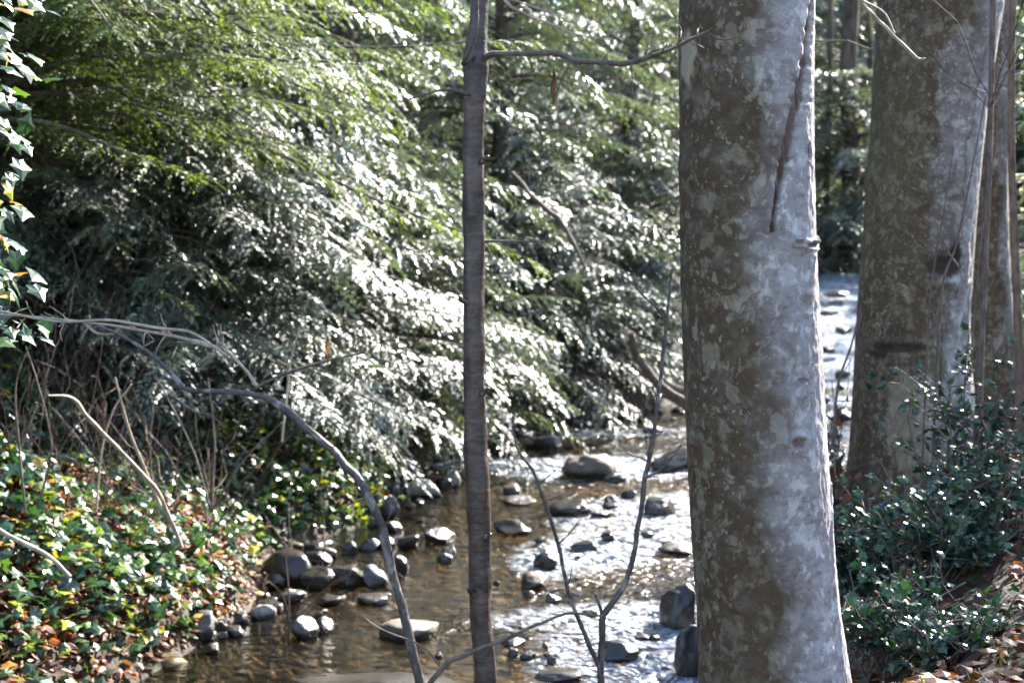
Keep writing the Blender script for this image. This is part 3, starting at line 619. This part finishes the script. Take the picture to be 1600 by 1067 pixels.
stem([(1008, 745, 3.5), (1030, 735, 3.5), (1052, 712, 3.5), (1064, 695, 3.5)], [4, 3], 'branch', M['stem'], fk, 6)
stem([(1042, 505, 3.5), (1025, 480, 3.5), (1005, 462, 3.5), (985, 440, 3.5), (960, 425, 3.5)], [4, 3, 2], 'branch', M['stem'], fk, 6)
stem([(872, 850, 3.45), (888, 835, 3.44), (905, 812, 3.44)], [3, 1.5], 'branch', M['stem'], fk, 5)
twiglets([(998, 820, 3.5), (1006, 760, 3.5), (1018, 700, 3.5), (1026, 640, 3.5), (1034, 570, 3.5), (1042, 505, 3.5)], 8, 38, fk, 8)
twiglets([(893, 940, 3.46), (880, 890, 3.45), (872, 850, 3.45), (850, 780, 3.44), (832, 735, 3.44)], 5, 34, fk, 9)
twiglets([(775, 85, 3.66), (868, 84, 3.55), (930, 98, 3.48), (1040, 80, 3.42), (1100, 52, 3.38)], 9, 40, tt, 10)
cr = root('bare_briar', 660, 1300, 3.3, 'low thin bare briar cane crossing the thin tree near the bottom', 'briar')
stem([(640, 1300, 3.3), (650, 1120, 3.3), (690, 1045, 3.3), (735, 1018, 3.3), (790, 998, 3.3), (840, 975, 3.3), (890, 958, 3.35), (940, 962, 3.4)], [10, 9, 8, 6, 5, 3], 'cane', M['twig'], cr, 7, .15, 80)
stem([(690, 1045, 3.3), (660, 1010, 3.3), (600, 985, 3.3), (570, 965, 3.3)], [4, 2], 'twig', M['twig'], cr, 5)
# high hanging twigs
hg = root('hanging_branch', 700, -320, 3.4, 'pale leafless spray of twigs hanging in from the top right of the thin tree', 'branch')
stem([(700, -320, 3.4), (740, -120, 3.4), (785, -5, 3.4), (820, 22, 3.4), (860, 38, 3.4), (905, 55, 3.4), (955, 62, 3.4)], [8, 6, 5, 4, 3, 2], 'twig', M['paletwig'], hg, 6, .2, 60)
stem([(785, -5, 3.4), (830, 10, 3.38), (870, 25, 3.36), (890, 35, 3.36)], [3, 2], 'twig', M['paletwig'], hg, 5)
h2 = root('hanging_branch', 1300, -300, 3.9, 'budding twig hanging in front of the second trunk at the top', 'branch')
stem([(1300, -300, 3.9), (1320, -60, 3.9), (1345, 0, 3.9), (1370, 30, 3.9), (1400, 60, 3.9), (1432, 90, 3.9), (1446, 92, 3.9)], [8, 5, 5, 6, 5, 6, 2], 'twig', M['paletwig'], h2, 6, .3, 60)
stem([(1345, 0, 3.9), (1380, 20, 3.88), (1398, 52, 3.88)], [4, 3], 'twig', M['paletwig'], h2, 5)

# left bank dead canes
def canes(label, lst, loc, m='paletwig'):
    c = root('dead_cane', *loc, label, 'cane', 'dead canes on the left bank')
    for pts, wd in lst: stem(pts, wd, 'cane', M[m], c, 6, .15)
    return c
canes('long pale cane bending over at its top, in the dark hollow at left', [([(283, 855, 7.6), (262, 800, 7.5), (240, 760, 7.4), (190, 705, 7.2), (140, 655, 7), (112, 622, 6.9), (75, 618, 6.8)], [7, 7, 6, 7, 3])], (283, 855, 7.6))
canes('pair of thin upright tan canes left of the ivy mound', [([(250, 790, 7.6), (225, 730, 7.5), (205, 680, 7.4), (180, 590, 7.3)], [6, 5, 3]), ([(150, 800, 7.8), (160, 700, 7.8), (178, 640, 7.8), (205, 600, 7.8)], [4, 3, 2])], (250, 790, 7.6))
canes('thin arching cane at the left edge of the picture', [([(40, 800, 7), (30, 700, 6.9), (25, 600, 6.8), (55, 520, 6.7)], [4, 3, 2]), ([(60, 790, 7.2), (80, 700, 7.1), (62, 610, 7.0), (40, 540, 7)], [4, 3, 2])], (40, 800, 7), 'twig')
canes('fan of thin brown stems behind the ivy mound', [([(330, 800, 8.6), (300, 700, 8.6), (250, 600, 8.6)], [4, 3, 2]), ([(330, 800, 8.6), (335, 690, 8.6), (325, 590, 8.6)], [4, 3, 2]), ([(330, 800, 8.6), (380, 720, 8.5), (440, 660, 8.4)], [4, 3, 2])], (330, 800, 8.6), 'twig')
canes('pale slanting cane low at the left edge', [([(-20, 820, 6.4), (30, 845, 6.4), (80, 872, 6.4), (110, 900, 6.4)], [9, 8, 6])], (110, 900, 6.4))
canes('slim pale upright stem in front of the white cedar fronds', [([(440, 690, 8), (448, 620, 8), (455, 560, 8), (468, 512, 8)], [4, 3.5, 2.5])], (440, 690, 8))

# fallen logs on the far shore
def log(label, pts, wd, m='log'):
    o = root('fallen_log', *pts[0], label, 'log', 'fallen logs at the far shore'); stem(pts, wd, 'log', M[m], o, 10, .25, 40, 5); return o
log('dark curved branch leaning down to the far shore left of the big trunk', [(985, 520, 15.5), (995, 555, 15.6), (1015, 585, 15.7), (1045, 612, 15.8), (1090, 640, 16)], [10, 14, 14, 12], 'twig')
log('pale sunlit log lying at the far shore, upper one', [(1000, 582, 17.2), (1040, 598, 17.2), (1100, 628, 17.2)], [8, 12, 13])
log('pale sunlit log lying at the far shore, lower one', [(985, 590, 16.8), (1030, 612, 16.8), (1090, 642, 16.8)], [7, 11, 12])
log('dark dead bough slanting down through the cedar fronds in the middle', [(800, 270, 13.4), (840, 315, 13.2), (875, 345, 13.0), (895, 378, 12.9), (915, 420, 12.9)], [6, 7, 8, 7, 4], 'twig')

# ------------------------------------------------------------------ foliage builders
WUP = np.array([0, 0, 1.])
def bough(leaf, wood, r, P0, az, L, rise, droop, dens=1.0, ll=.05, lw=.014, bl=.42, jit=.35, tint0=.5, tspread=.22, gap=.055):
    """one flat drooping bough: axis, side branchlets, scale-leaf sprays"""
    n = 14; s = np.linspace(0, 1, n); H = np.array([math.sin(az), math.cos(az), 0])
    A = P0 + L * (s[:, None] * H) + (L * (rise * s - droop * s ** 2))[:, None] * WUP + L * .05 * np.stack([vn(s * 3, az * 7, 0, 1), vn(s * 3, az * 9, 0, 2), vn(s * 4, az, 0, 3)], 1) * s[:, None]
    if wood is not None: tube(wood, A, np.linspace(.006 + L * .008, .003, n), 5)
    m = max(4, int(L / gap)); q = np.linspace(.12, 1, m) + r.normal(0, .01, m); q = np.clip(q, .1, .995)
    idx = q * (n - 1); i0 = np.minimum(idx.astype(int), n - 2); fr = (idx - i0)[:, None]; B = A[i0] * (1 - fr) + A[i0 + 1] * fr; T = nrm(A[i0 + 1] - A[i0])
    side = np.where(np.arange(m) % 2 == 0, 1., -1.)[:, None]; Sd = nrm(np.cross(T, WUP)); N = nrm(np.cross(Sd, T))
    N = nrm(N + r.normal(0, .32, 3) + r.normal(0, jit, (m, 3)))
    bl_ = bl * (1.08 - q) ** .6 * r.uniform(.65, 1.15, m) * min(1, L / 1.4) + .06
    U = nrm(T * .62 + Sd * side * .8 + r.normal(0, .12, (m, 3))); sag = r.uniform(.15, .7, m)
    k = max(4, int(bl / .028 * dens)); t = (np.arange(k)[None] + r.random((m, k))) / k                                    # leaflets along each branchlet
    P = B[:, None] + U[:, None] * (bl_[:, None] * t)[..., None] - WUP * (sag[:, None] * bl_[:, None] * t ** 2)[..., None]
    D0 = nrm(U[:, None] - WUP * (2 * sag[:, None] * t)[..., None]); NN = np.broadcast_to(N[:, None], D0.shape)
    SS = nrm(np.cross(D0, NN)); sg = np.where(r.random((m, k)) < .5, 1., -1.)[..., None]
    D = nrm(D0 * .75 + SS * sg * r.uniform(.3, 1.0, (m, k, 1)) + r.normal(0, .14, (m, k, 3)) - WUP * .12)
    Nl = nrm(NN + r.normal(0, jit * .55, (m, k, 3)) + np.array([.36, -.25, .16]))
    tb = np.clip(tint0 + r.normal(0, tspread * .5) + r.normal(0, tspread, (m, k)) * .6 + .12 * (q[:, None] - .5), 0, .9)
    tb = np.where(r.random((m, k)) < .006, r.uniform(.93, 1, (m, k)), tb)
    f = lambda a: a.reshape(-1, 3)
    quads(leaf, f(P), f(D), f(Nl), (ll * r.uniform(.6, 1.3, (m, k)) * (1.15 - .5 * t)).ravel(), (lw * r.uniform(.7, 1.3, (m, k))).ravel(), tb.ravel())
def conifer(seed, H, zlow, Lmax, nb, dens=1.0, ll=.05, lw=.014, tint0=.5, name='cedar_tree', rise=.12, droop=.38, trunk_r=.14, mt='cedar', jit=.35, gap=.055, azr=None, pw=.8, dead=True):
    r = np.random.default_rng(seed); root_ = empty(name); tr = MB()
    n = 24; zz = np.linspace(-.3, H, n); P = np.stack([.10 * vn(zz * .5, seed, 0, 4), .10 * vn(zz * .5, seed + 9, 0, 5), zz], 1)
    tube(tr, P, trunk_r * np.clip(1 - zz / H, .04, 1) ** .8 * (1 + .35 * np.exp(-np.clip(zz, 0, 9) / .25)), 12, 0, .12, seed); tr.build('trunk', M['bark'], root_)
    lf, wd = MB(), MB()
    for i in range(nb):
        u = (i + r.random()) / nb; z = zlow + (H * .985 - zlow) * u ** 1.0; az = r.uniform(0, 2 * PI) if azr is None else r.uniform(*azr)
        L = (Lmax * (1 - (z / H)) ** pw + .25) * r.uniform(.65, 1.12); xy = np.array([np.interp(z, zz, P[:, 0]), np.interp(z, zz, P[:, 1]), z])
        bough(lf, wd, r, xy, az, L, rise * r.uniform(.3, 2), droop * r.uniform(.6, 1.4), dens, ll, lw, tint0=tint0, mt_=0) if False else \
            bough(lf, wd, r, xy, az, L, rise * r.uniform(.3, 2), droop * r.uniform(.6, 1.4), dens, ll, lw, tint0=tint0, jit=jit, gap=gap)
    if dead:
        for i in range(26):
            z = r.uniform(.2, H * .45); az = r.uniform(0, 2 * PI); L = r.uniform(.4, 1.2); H_ = np.array([math.sin(az), math.cos(az), 0]); s = np.linspace(0, 1, 7)
            tube(wd, np.array([P[0, 0], P[0, 1], z]) + s[:, None] * L * H_ - (s ** 2 * L * r.uniform(.2, .6))[:, None] * WUP + .04 * r.normal(size=(7, 3)) * s[:, None], np.linspace(.009, .002, 7), 4)
    wd.build('branches', M['twig'], root_); lf.build('crown', M[mt], root_, smooth=False); return root_

def put(o, x, y, rz, sc, label, cat, group, kind=None):
    o.location = (x, y, float(terrain(np.array(float(x)), np.array(float(y)))) - .05); o.rotation_euler.z = rz; o.scale = (sc, sc, sc); tag(o, label, cat, group, kind)
G1 = 'conifers on the left bank'
protoA = conifer(101, 8.5, .15, 3.0, 185, 1.4, .056, .0185, rise=.30, droop=.55, jit=.28)
protoB = conifer(102, 7.0, .05, 2.6, 175, 1.4, .054, .018, tint0=.55, rise=.32, droop=.52, jit=.28)
protoS = conifer(105, 3.3, .05, 2.0, 170, 1.5, .050, .017, tint0=.55, rise=.30, droop=.45, jit=.28, trunk_r=.06, name='young_cedar', pw=.55)
protoC = conifer(103, 11, .5, 3.4, 170, 1.0, .085, .027, tint0=.55, gap=.085, rise=.22, droop=.5)
protoH = conifer(104, 5.4, 2.0, 4.6, 150, 1.9, .040, .012, name='hemlock_tree', mt='hemlock', rise=.20, droop=.30, tint0=.62, jit=.30, gap=.042, azr=(R(40), R(175)), pw=.7)
_used = set()
def place(proto, *a):
    o = proto if proto.name not in _used else copy_tree(proto)
    _used.add(proto.name); put(o, *a); return o
place(protoA, -3.3, 12.4, .3, 1.0, 'drooping cedar with glittering white fronds above the yellow ivy, left of the thin tree', 'tree', G1)
place(protoB, -1.75, 15.2, 1.2, 1.0, 'glittering cedar whose lowest fronds touch the water right behind the thin tree', 'tree', G1)
place(protoA, -.2, 17.8, 2.2, 1.0, 'silvery cedar over the dark pool, between the thin tree and the big trunk', 'tree', G1)
place(protoB, 1.7, 20.8, 3.4, 1.1, 'cedar beyond the fallen logs, next to the left edge of the big trunk', 'tree', G1)
place(protoB, -5.2, 11.8, 4.1, 1.0, 'dark cedar at left behind the arching sapling', 'tree', G1)
place(protoA, -4.6, 15.5, 5.0, 1.05, 'cedar standing behind the green hemlock bough', 'tree', G1)
place(protoA, -2.6, 18.8, .9, 1.1, 'tall cedar in the second row behind the thin tree', 'tree', G1)
place(protoB, -7.2, 14.5, 2.9, 1.15, 'cedar beyond the left edge of the hollow', 'tree', G1)
place(protoC, -6.5, 19, 0, 1, 'large dark cedar far up the left slope', 'tree', G1)
place(protoC, -3.6, 23, 1.3, 1, 'large cedar high on the slope behind the middle of the stand', 'tree', G1)
place(protoC, -.6, 24.5, 2.1, 1, 'large cedar in the back row above the dark pool', 'tree', G1)
place(protoC, 2.2, 27.5, 3.0, 1, 'large cedar in the back row beside the big trunk', 'tree', G1)
place(protoC, -10, 17, 4, 1.1, 'large cedar at the far left of the slope', 'tree', G1)
place(protoH, -3.75, 9.9, 0, 1.0, 'bright green hemlock reaching in from the upper left', 'tree', None)
place(protoS, -2.1, 12.7, .4, 1.05, 'dense low cedar with the brightest white fronds, hanging over the yellow ivy', 'tree', G1)
place(protoS, -2.45, 11.5, 5.2, .82, 'dense low cedar with silvery fronds directly behind the top of the curved sapling', 'tree', G1)
place(protoS, -3.7, 11.0, 2.0, .9, 'dense low cedar behind the bend of the arching sapling', 'tree', G1)
place(protoS, -.95, 14.2, 3.3, .85, 'dense low cedar at the water just behind the thin tree', 'tree', G1)
place(protoS, .35, 17.0, 4.4, .9, 'dense low cedar overhanging the far side of the dark pool', 'tree', G1)
place(protoS, 1.9, 19.2, 5.4, .9, 'dense low cedar above the fallen logs', 'tree', G1)
place(protoS, -5.6, 10.2, 1.1, 1.0, 'dense low cedar at the left edge above the dark hollow', 'tree', G1)
# trees seen between and beyond the trunks, and on the right
G2 = 'conifers upstream beyond the trunks'
place(protoC, 6.4, 36, .4, 1.0, 'conifer at the head of the cascade between the two big trunks', 'tree', G2)
place(protoS, 7.7, 32.0, 2.0, 1.5, 'low dense cedar hanging over the head of the cascade', 'tree', G2)
place(protoC, 9.6, 40, 1.9, 1.1, 'farthest conifer seen through the gap between the two big trunks', 'tree', G2)
place(protoC, 12.5, 27, 2.5, 1.0, 'conifer at the right edge behind the third trunk', 'tree', G2)
place(protoC, 1.8, 36, 5.5, 1.2, 'far conifer hidden mostly by the big trunk', 'tree', G2)
for i, (x, y) in enumerate([(-2.5, 33), (-7, 29), (-12, 25), (15.5, 34), (-14, 19)]):
    place(protoC, x, y, i * 1.7, 1.25, ['far conifer on the slope above the back row, right one', 'far conifer on the slope above the back row, middle one', 'far conifer on the slope above the back row, left one', 'far conifer beyond the right bank', 'far conifer beyond the left edge'][i], 'tree', G2)
place(protoB, 4.75, 8.1, 1.7, .62, 'young cedar shading the holly from beyond the right edge', 'tree', None)
place(protoB, 5.3, 10.4, .7, .66, 'young cedar on the right bank just outside the right edge', 'tree', None)
place(protoB, 5.9, 13.5, 2.7, .8, 'cedar on the right bank beyond the third trunk', 'tree', None)

def bare_tree(x, y, h, r0, label, lean=.0, grp='bare trunks beyond the big alders', m='bark'):
    z0 = float(terrain(np.array(float(x)), np.array(float(y)))) - .1; o = tag(empty('bare_tree', (x, y, z0)), label, 'tree', grp); s = int(x * 31 + y * 7) % 99
    zz = np.linspace(0, h, 30); P = np.stack([lean * zz + .08 * vn(zz * .4, s, 0, 1), .08 * vn(zz * .4, s, 0, 2), zz], 1); mb = MB()
    tube(mb, P, r0 * (1 - .75 * zz / h) * (1 + .3 * np.exp(-zz / .4)), 14, 0, .1, s); r = np.random.default_rng(s)
    for i in range(22):
        z = h * r.uniform(.25, .97); a = r.uniform(0, 2 * PI); L = r.uniform(.6, 2.0) * (1.1 - z / h) + .4; q = np.linspace(0, 1, 8)[:, None]; b0 = np.array([np.interp(z, zz, P[:, 0]), np.interp(z, zz, P[:, 1]), z])
        Q = b0 + q * L * np.array([math.sin(a), math.cos(a), r.uniform(.2, .8)]) + .05 * r.normal(size=(8, 3)) * q; tube(mb, Q, np.linspace(r0 * .16, .003, 8), 5)
    mb.build('trunk', M[m], o)
def bt_px(px, Yd, h, wpx, label, **k): bare_tree((px - 800) / FPX * Yd, Yd, h, wpx / FPX * Yd / 2, label, **k)
bt_px(1322, 33, 15, 34, 'brown trunk rising between the two big alders')
bt_px(1350, 36, 14, 12, 'slim dark trunk just right of the brown one between the big alders')
bt_px(1290, 33, 12, 13, 'slim dark trunk hard against the right edge of the big alder')
bt_px(1052, 24, 12, 20, 'grey trunk showing just left of the big alder at the top')
bt_px(1556, 7.6, 7, 12, 'thin dark sapling standing before the third trunk', lean=-.01, m='twig')
bt_px(1588, 8.6, 8, 14, 'thin dark sapling at the right edge of the picture', m='twig')
bt_px(990, 27, 12, 16, 'slim dark trunk deep in the cedars right of the thin tree')

# far wood as one mass
lf = MB(); r = np.random.default_rng(77)
n = 90000; ang = r.uniform(-PI * .62, PI * .62, n); dist = r.uniform(46, 64, n); hx, hy = np.sin(ang) * dist, np.cos(ang) * dist
cid = np.floor(ang * 22); hmax = 15 + 5 * _h(cid, cid * 0, cid * 0, 5); zl = r.random(n) ** .9; fr_ = (ang * 22 - cid - .5); hz = zl * hmax * (1 - 1.2 * np.abs(fr_)) 
P = np.stack([hx, hy, terrain(hx, hy) + hz], 1); D = nrm(np.stack([r.normal(size=n), r.normal(size=n), -.5 + .5 * r.normal(size=n)], 1)); N = nrm(np.array([0, 0, 1.]) + .7 * r.normal(size=(n, 3)))
quads(lf, P, D, N, r.uniform(.7, 1.5, n), r.uniform(.3, .6, n), np.clip(r.normal(.4, .2, n), 0, .9)); tag(lf.build('distant_wood', M['cedar'], smooth=False), 'dark evergreen wood closing the view upstream', 'wood', kind='stuff')

# ------------------------------------------------------------------ ground cover
def cover(n, fn, seed):
    r = np.random.default_rng(seed); x, y = fn(r, n); return r, x, y, terrain(x, y)
def bank_pts(side, x0, x1, y0, y1, dmin, dmax, clump=0.0):
    def f(r, n):
        x = r.uniform(x0, x1, n * 2); y = r.uniform(y0, y1, n * 2); dl, dr = segd(x, y, LB), segd(x, y, RB); d = dl if side == 'L' else dr
        k = ~inside(x, y) & ((dl < dr) if side == 'L' else (dr < dl)) & (d > dmin) & (d < dmax)
        if clump: k &= (fbm(x * 1.2, y * 1.2, 0, 88, 3) + r.normal(0, .25, len(x))) > -clump
        return x[k], y[k]
    return f
def leaves_on(mb, r, x, y, z, kind, smin, smax, lift, tint, tilt=.6, up=None):
    n = len(x); P = np.stack([x, y, z + lift], 1); a = r.uniform(0, 2 * PI, n); D = np.stack([np.sin(a), np.cos(a), r.normal(-.25, .3, n)], 1)
    N = nrm((np.array([0, 0, 1.]) if up is None else np.array(up)) + tilt * r.normal(size=(n, 3))); leafshape(mb, P, D, N, r.uniform(smin, smax, n), tint, kind)
mb = MB(); r, x, y, z = cover(21000, bank_pts('L', -6.5, 0, 5.2, 13.5, .02, 2.7, .14), 21)
dd = segd(x, y, LB); yel = np.exp(-((x + 1.45) / .55) ** 2 - ((y - 11.0) / 1.2) ** 2)
ti = np.clip(r.beta(1.5, 2.6, len(x)) + .38 * yel * r.random(len(x)), 0, .9); ti = np.where(r.random(len(x)) < .02 + .04 * yel + .09 * (y < 7.9), r.uniform(.82, 1, len(x)), ti)
mound = .34 * np.clip(fbm(x * 1.1, y * 1.1, 0, 91, 3) + .3, 0, 1) * np.clip(dd / .5, 0, 1)
leaves_on(mb, r, x, y, z, 'ivy', .052, .092, .02 + mound + r.random(len(x)) * .12, ti, .50, (.30, -.26, 1.))
tag(mb.build('ivy_cover', M['ivy'], smooth=False), 'glossy green and yellow ivy carpeting the left bank down to the water', 'ivy', kind='stuff')
mb = MB(); r, x, y, z = cover(16000, bank_pts('L', -6, 3, 5.2, 18, .0, 3.5), 22); leaves_on(mb, r, x, y, z, 'oval', .04, .09, .012 + r.random(len(x)) * .04, r.random(len(x)), .45)
r, x, y, z = cover(9000, bank_pts('L', -4.2, -1.3, 5.2, 9.5, .0, 2.2), 24); leaves_on(mb, r, x, y, z, 'oval', .035, .085, .012 + r.random(len(x)) * .07, np.clip(r.random(len(x)) + .15, 0, 1), .55)
r, x, y, z = cover(16000, bank_pts('R', -3, 7, 3.2, 13, .15, 4.5), 23); leaves_on(mb, r, x, y, z, 'oval', .04, .10, .010 + r.random(len(x)) * .035, r.beta(1.6, 1.8, len(x)), .4)
tag(mb.build('leaf_litter', M['litter'], smooth=False), 'fallen brown and orange leaves covering both banks', 'leaf litter', kind='stuff')
mb = MB(); r = np.random.default_rng(31)                                                                  # fallen twigs
for i in range(420):
    if i < 260: x0, y0 = r.uniform(1.2, 5), r.uniform(4, 9)
    else: x0, y0 = r.uniform(-4.5, -.8), r.uniform(7.5, 14)
    if inside(np.array([x0]), np.array([y0]))[0]: continue
    a = r.uniform(0, PI); L = r.uniform(.12, .6); q = np.linspace(-.5, .5, 5); xs, ys = x0 + np.cos(a) * L * q, y0 + np.sin(a) * L * q
    zs = terrain(xs, ys); tube(mb, np.stack([xs, ys, zs + .012 + r.uniform(0, .1) * q], 1) + .01 * r.normal(size=(5, 3)), r.uniform(.002, .006), 4)
tag(mb.build('fallen_twigs', M['paletwig']), 'thin dry twigs scattered over the forest floor', 'twigs', kind='stuff')
mb = MB(); r, x, y, z = cover(9000, bank_pts('R', 1.0, 7, 3.4, 12, .3, 5, -.25), 27)                      # mossy tufts
quads(mb, np.stack([x, y, z], 1), np.stack([r.normal(0, .5, len(x)), r.normal(0, .5, len(x)), np.ones(len(x))], 1), r.normal(size=(len(x), 3)), r.uniform(.02, .06, len(x)), r.uniform(.006, .012, len(x)), r.random(len(x)))
tag(mb.build('moss_patches', leaf_mat('moss', [(0, (.05, .07, .012)), (1, (.14, .16, .03))], .7, .2, .2), smooth=False), 'short green moss tufts on the shaded right bank', 'moss', kind='stuff')

mb = MB(); r = np.random.default_rng(63)
for i in range(1000):
    x0, y0 = r.uniform(-5.6, -1.3), r.uniform(8.0, 12.4)
    if segd(np.array([x0]), np.array([y0]), LB)[0] < .25: continue
    z0 = float(terrain(np.array(x0), np.array(y0))); L = r.uniform(.4, 1.5); a = r.uniform(0, 2 * PI); q = np.linspace(0, 1, 9)[:, None]; e = r.uniform(.1, .9)
    Q = np.array([x0, y0, z0]) + L * (q * np.array([math.cos(a) * e, math.sin(a) * e, 1]) - q ** 2 * np.array([0, 0, r.uniform(0, .6)])) + .035 * r.normal(size=(9, 3)) * q; tube(mb, Q, np.linspace(r.uniform(.003, .006), .0012, 9), 4)
m, nt, b = mat('red_brown_twig'); b.inputs['Base Color'].default_value = (.075, .042, .032, 1); b.inputs['Roughness'].default_value = .6
tag(mb.build('twig_tangle', m), 'tangle of fine red brown twigs in the hollow behind the ivy', 'brush', kind='stuff')

# ------------------------------------------------------------------ holly bushes and broadleaf shrubs
def bush(name, px, py, Yd, hpx, wpx, nst, nlf, label, cat, group, kind='holly', m='holly', lsz=(.04, .065), seed=1, tint=(.1, .9), lean=(0, 0), twig='twig', z=None, spread=1.0):
    r = np.random.default_rng(seed); p = at(px, py, Yd)
    if z is None: p[2] = float(terrain(np.array(p[0]), np.array(p[1])))
    H = hpx / FPX * Yd; W = wpx / FPX * Yd / 2; o = tag(empty(name, p), label, cat, group); st, lf = MB(), MB(); PP, DD = [], []
    for i in range(nst):
        a = r.uniform(0, 2 * PI); h = H * r.uniform(.5, 1.0); w_ = W * math.sqrt(r.random()) * spread; tip = np.array([math.cos(a) * w_ + lean[0] * h, math.sin(a) * w_ + lean[1] * h, h]); q = np.linspace(0, 1, 9)[:, None]
        Q = q * tip * np.array([1, 1, 0]) * q ** .3 + np.array([0, 0, h]) * q + .03 * r.normal(size=(9, 3)) * q + np.array([r.normal(0, W * .2), r.normal(0, W * .2), 0]); tube(st, Q, np.linspace(.007, .002, 9), 5)
        for k in range(3):
            j = r.integers(3, 8); b_ = r.uniform(0, 2 * PI); l_ = H * r.uniform(.12, .3); T_ = Q[j] + np.linspace(0, 1, 5)[:, None] * l_ * np.array([math.cos(b_), math.sin(b_), r.uniform(0, .8)]); tube(st, T_, np.linspace(.004, .0015, 5), 4)
            mm = max(1, nlf // nst // 4); t_ = r.random(mm)[:, None]; PP.append(T_[0] + (T_[-1] - T_[0]) * t_); DD.append(np.tile(T_[-1] - T_[0], (mm, 1)))
        mm = max(1, nlf // nst // 4); t_ = r.uniform(.3, 1, mm); jj = np.minimum((t_ * 8).astype(int), 7); PP.append(Q[jj] + (Q[jj + 1] - Q[jj]) * r.random((mm, 1))); DD.append(Q[jj + 1] - Q[jj])
    P = np.concatenate(PP); D = nrm(np.concatenate(DD)) + .9 * r.normal(size=P.shape); N = nrm(np.array([0, -.15, .9]) + .55 * r.normal(size=P.shape)); P = P + .012 * r.normal(size=P.shape)
    leafshape(lf, P, D, N, r.uniform(*lsz, len(P)), r.uniform(*tint, len(P)), kind); st.build('stems', M[twig], o); lf.build('leaves', M[m], o, smooth=False); return o
GH = 'holly bushes under the big alders'
bush('holly_bush', 1505, 760, 7.0, 330, 170, 18, 420, 'upright holly sprigs standing in front of the second trunk', 'holly', GH, seed=1, tint=(.1, .8))
bush('holly_bush', 1340, 800, 6.6, 190, 150, 26, 650, 'dark holly clump in the gap just right of the big trunk', 'holly', GH, seed=2)
bush('holly_bush', 1460, 850, 6.2, 210, 300, 36, 800, 'broad dark holly bush at the foot of the second trunk', 'holly', GH, seed=3)
bush('holly_bush', 1390, 960, 5.4, 170, 280, 28, 520, 'low holly bush near the big trunk with bluish leaves', 'holly', GH, seed=4)
bush('holly_bush', 1550, 840, 6.4, 210, 190, 24, 450, 'holly bush at the right edge below the thin saplings', 'holly', GH, seed=5)
bush('holly_bush', 1480, 1000, 5.0, 120, 200, 22, 300, 'sparse low holly above the leaf litter in the lower right', 'holly', GH, seed=6)
bush('holly_bush', 1620, 640, 10.5, 180, 160, 26, 600, 'bright green shrub by the right edge behind the third trunk', 'holly', None, 'oval', 'yellow', (.05, .09), 7, (0, .3))
bush('autumn_shrub', 688, 700, 13.6, 55, 95, 16, 300, 'low shrub of bright yellow leaves just left of the thin tree', 'shrub', None, 'oval', 'yellow', (.04, .08), 8, (0, .45), z=.25)
bush('ivy_mound', 515, 852, 11.3, 115, 210, 30, 620, 'sunlit mound of yellow green ivy spilling to the water behind the curved sapling', 'ivy', None, 'ivy', 'ivy', (.05, .085), 9, (.35, .92), z=.12)
bush('brown_bracken', 1300, 740, 7.8, 340, 56, 16, 110, 'thin stems with rust brown dead leaves in the gap beside the cascade', 'bracken', None, 'oval', 'litter', (.05, .10), 11, (.1, .8))
# climbing stems on the second trunk
v = root('climbing_vine', 1490, 780, 7.3, 'bare dark vine stems climbing the second trunk', 'vine')
for pts, wd in [([(1440, 780, 7.35), (1446, 600, 7.4), (1455, 450, 7.45), (1475, 330, 7.5), (1490, 230, 7.5)], [4, 3, 2]), ([(1455, 780, 7.3), (1470, 470, 7.3), (1495, 380, 7.3), (1520, 260, 7.3), (1540, 150, 7.3)], [5, 3, 2]),
                ([(1500, 420, 7.3), (1475, 380, 7.3), (1450, 300, 7.3), (1455, 240, 7.3)], [3, 2, 1.5]), ([(1515, 600, 7.3), (1530, 400, 7.3), (1545, 300, 7.3), (1560, 180, 7.3)], [4, 3, 2]), ([(1300, 700, 7.3), (1310, 600, 7.3), (1330, 540, 7.3), (1345, 480, 7.3)], [5, 4, 3])]:
    stem(pts, wd, 'stem', M['twig'], v, 5)

# ------------------------------------------------------------------ ivy-clad tree at the left edge
iv = tag(empty('ivy_clad_tree', (at(-58, 500, 4.6)[0], 4.6, .5)), 'trunk at the left edge wrapped in ivy with dazzling white glossy leaves', 'tree')
mb = MB(); zz = np.linspace(0, 6, 30); tube(mb, np.stack([0 * zz, .03 * np.sin(zz), zz], 1), .07, 16, 0, .1, 4); mb.build('trunk', M['bark'], iv)
r = np.random.default_rng(55); n = 1500; zz = r.uniform(1.5, 5.6, n); a = r.uniform(0, 2 * PI, n); k_ = .07 + r.random(n) ** 1.5 * .20 + .05 * np.sin(zz * 5 + 1)
P = np.stack([np.sin(a) * k_, -np.cos(a) * k_, zz], 1); O = np.stack([np.sin(a), -np.cos(a), .45 + 0 * a], 1); mb = MB()
ti = np.where(r.random(n) < .10, r.uniform(.8, 1, n), r.uniform(0, .6, n))
leafshape(mb, P, np.array([.45, -.3, -.6]) + .40 * r.normal(size=(n, 3)), nrm(O * .3 + np.array([.50, -.33, .80]) + .22 * r.normal(size=(n, 3))), r.uniform(.045, .080, n), ti, 'ivy'); mb.build('ivy_leaves', M['ivy'], iv, smooth=False)
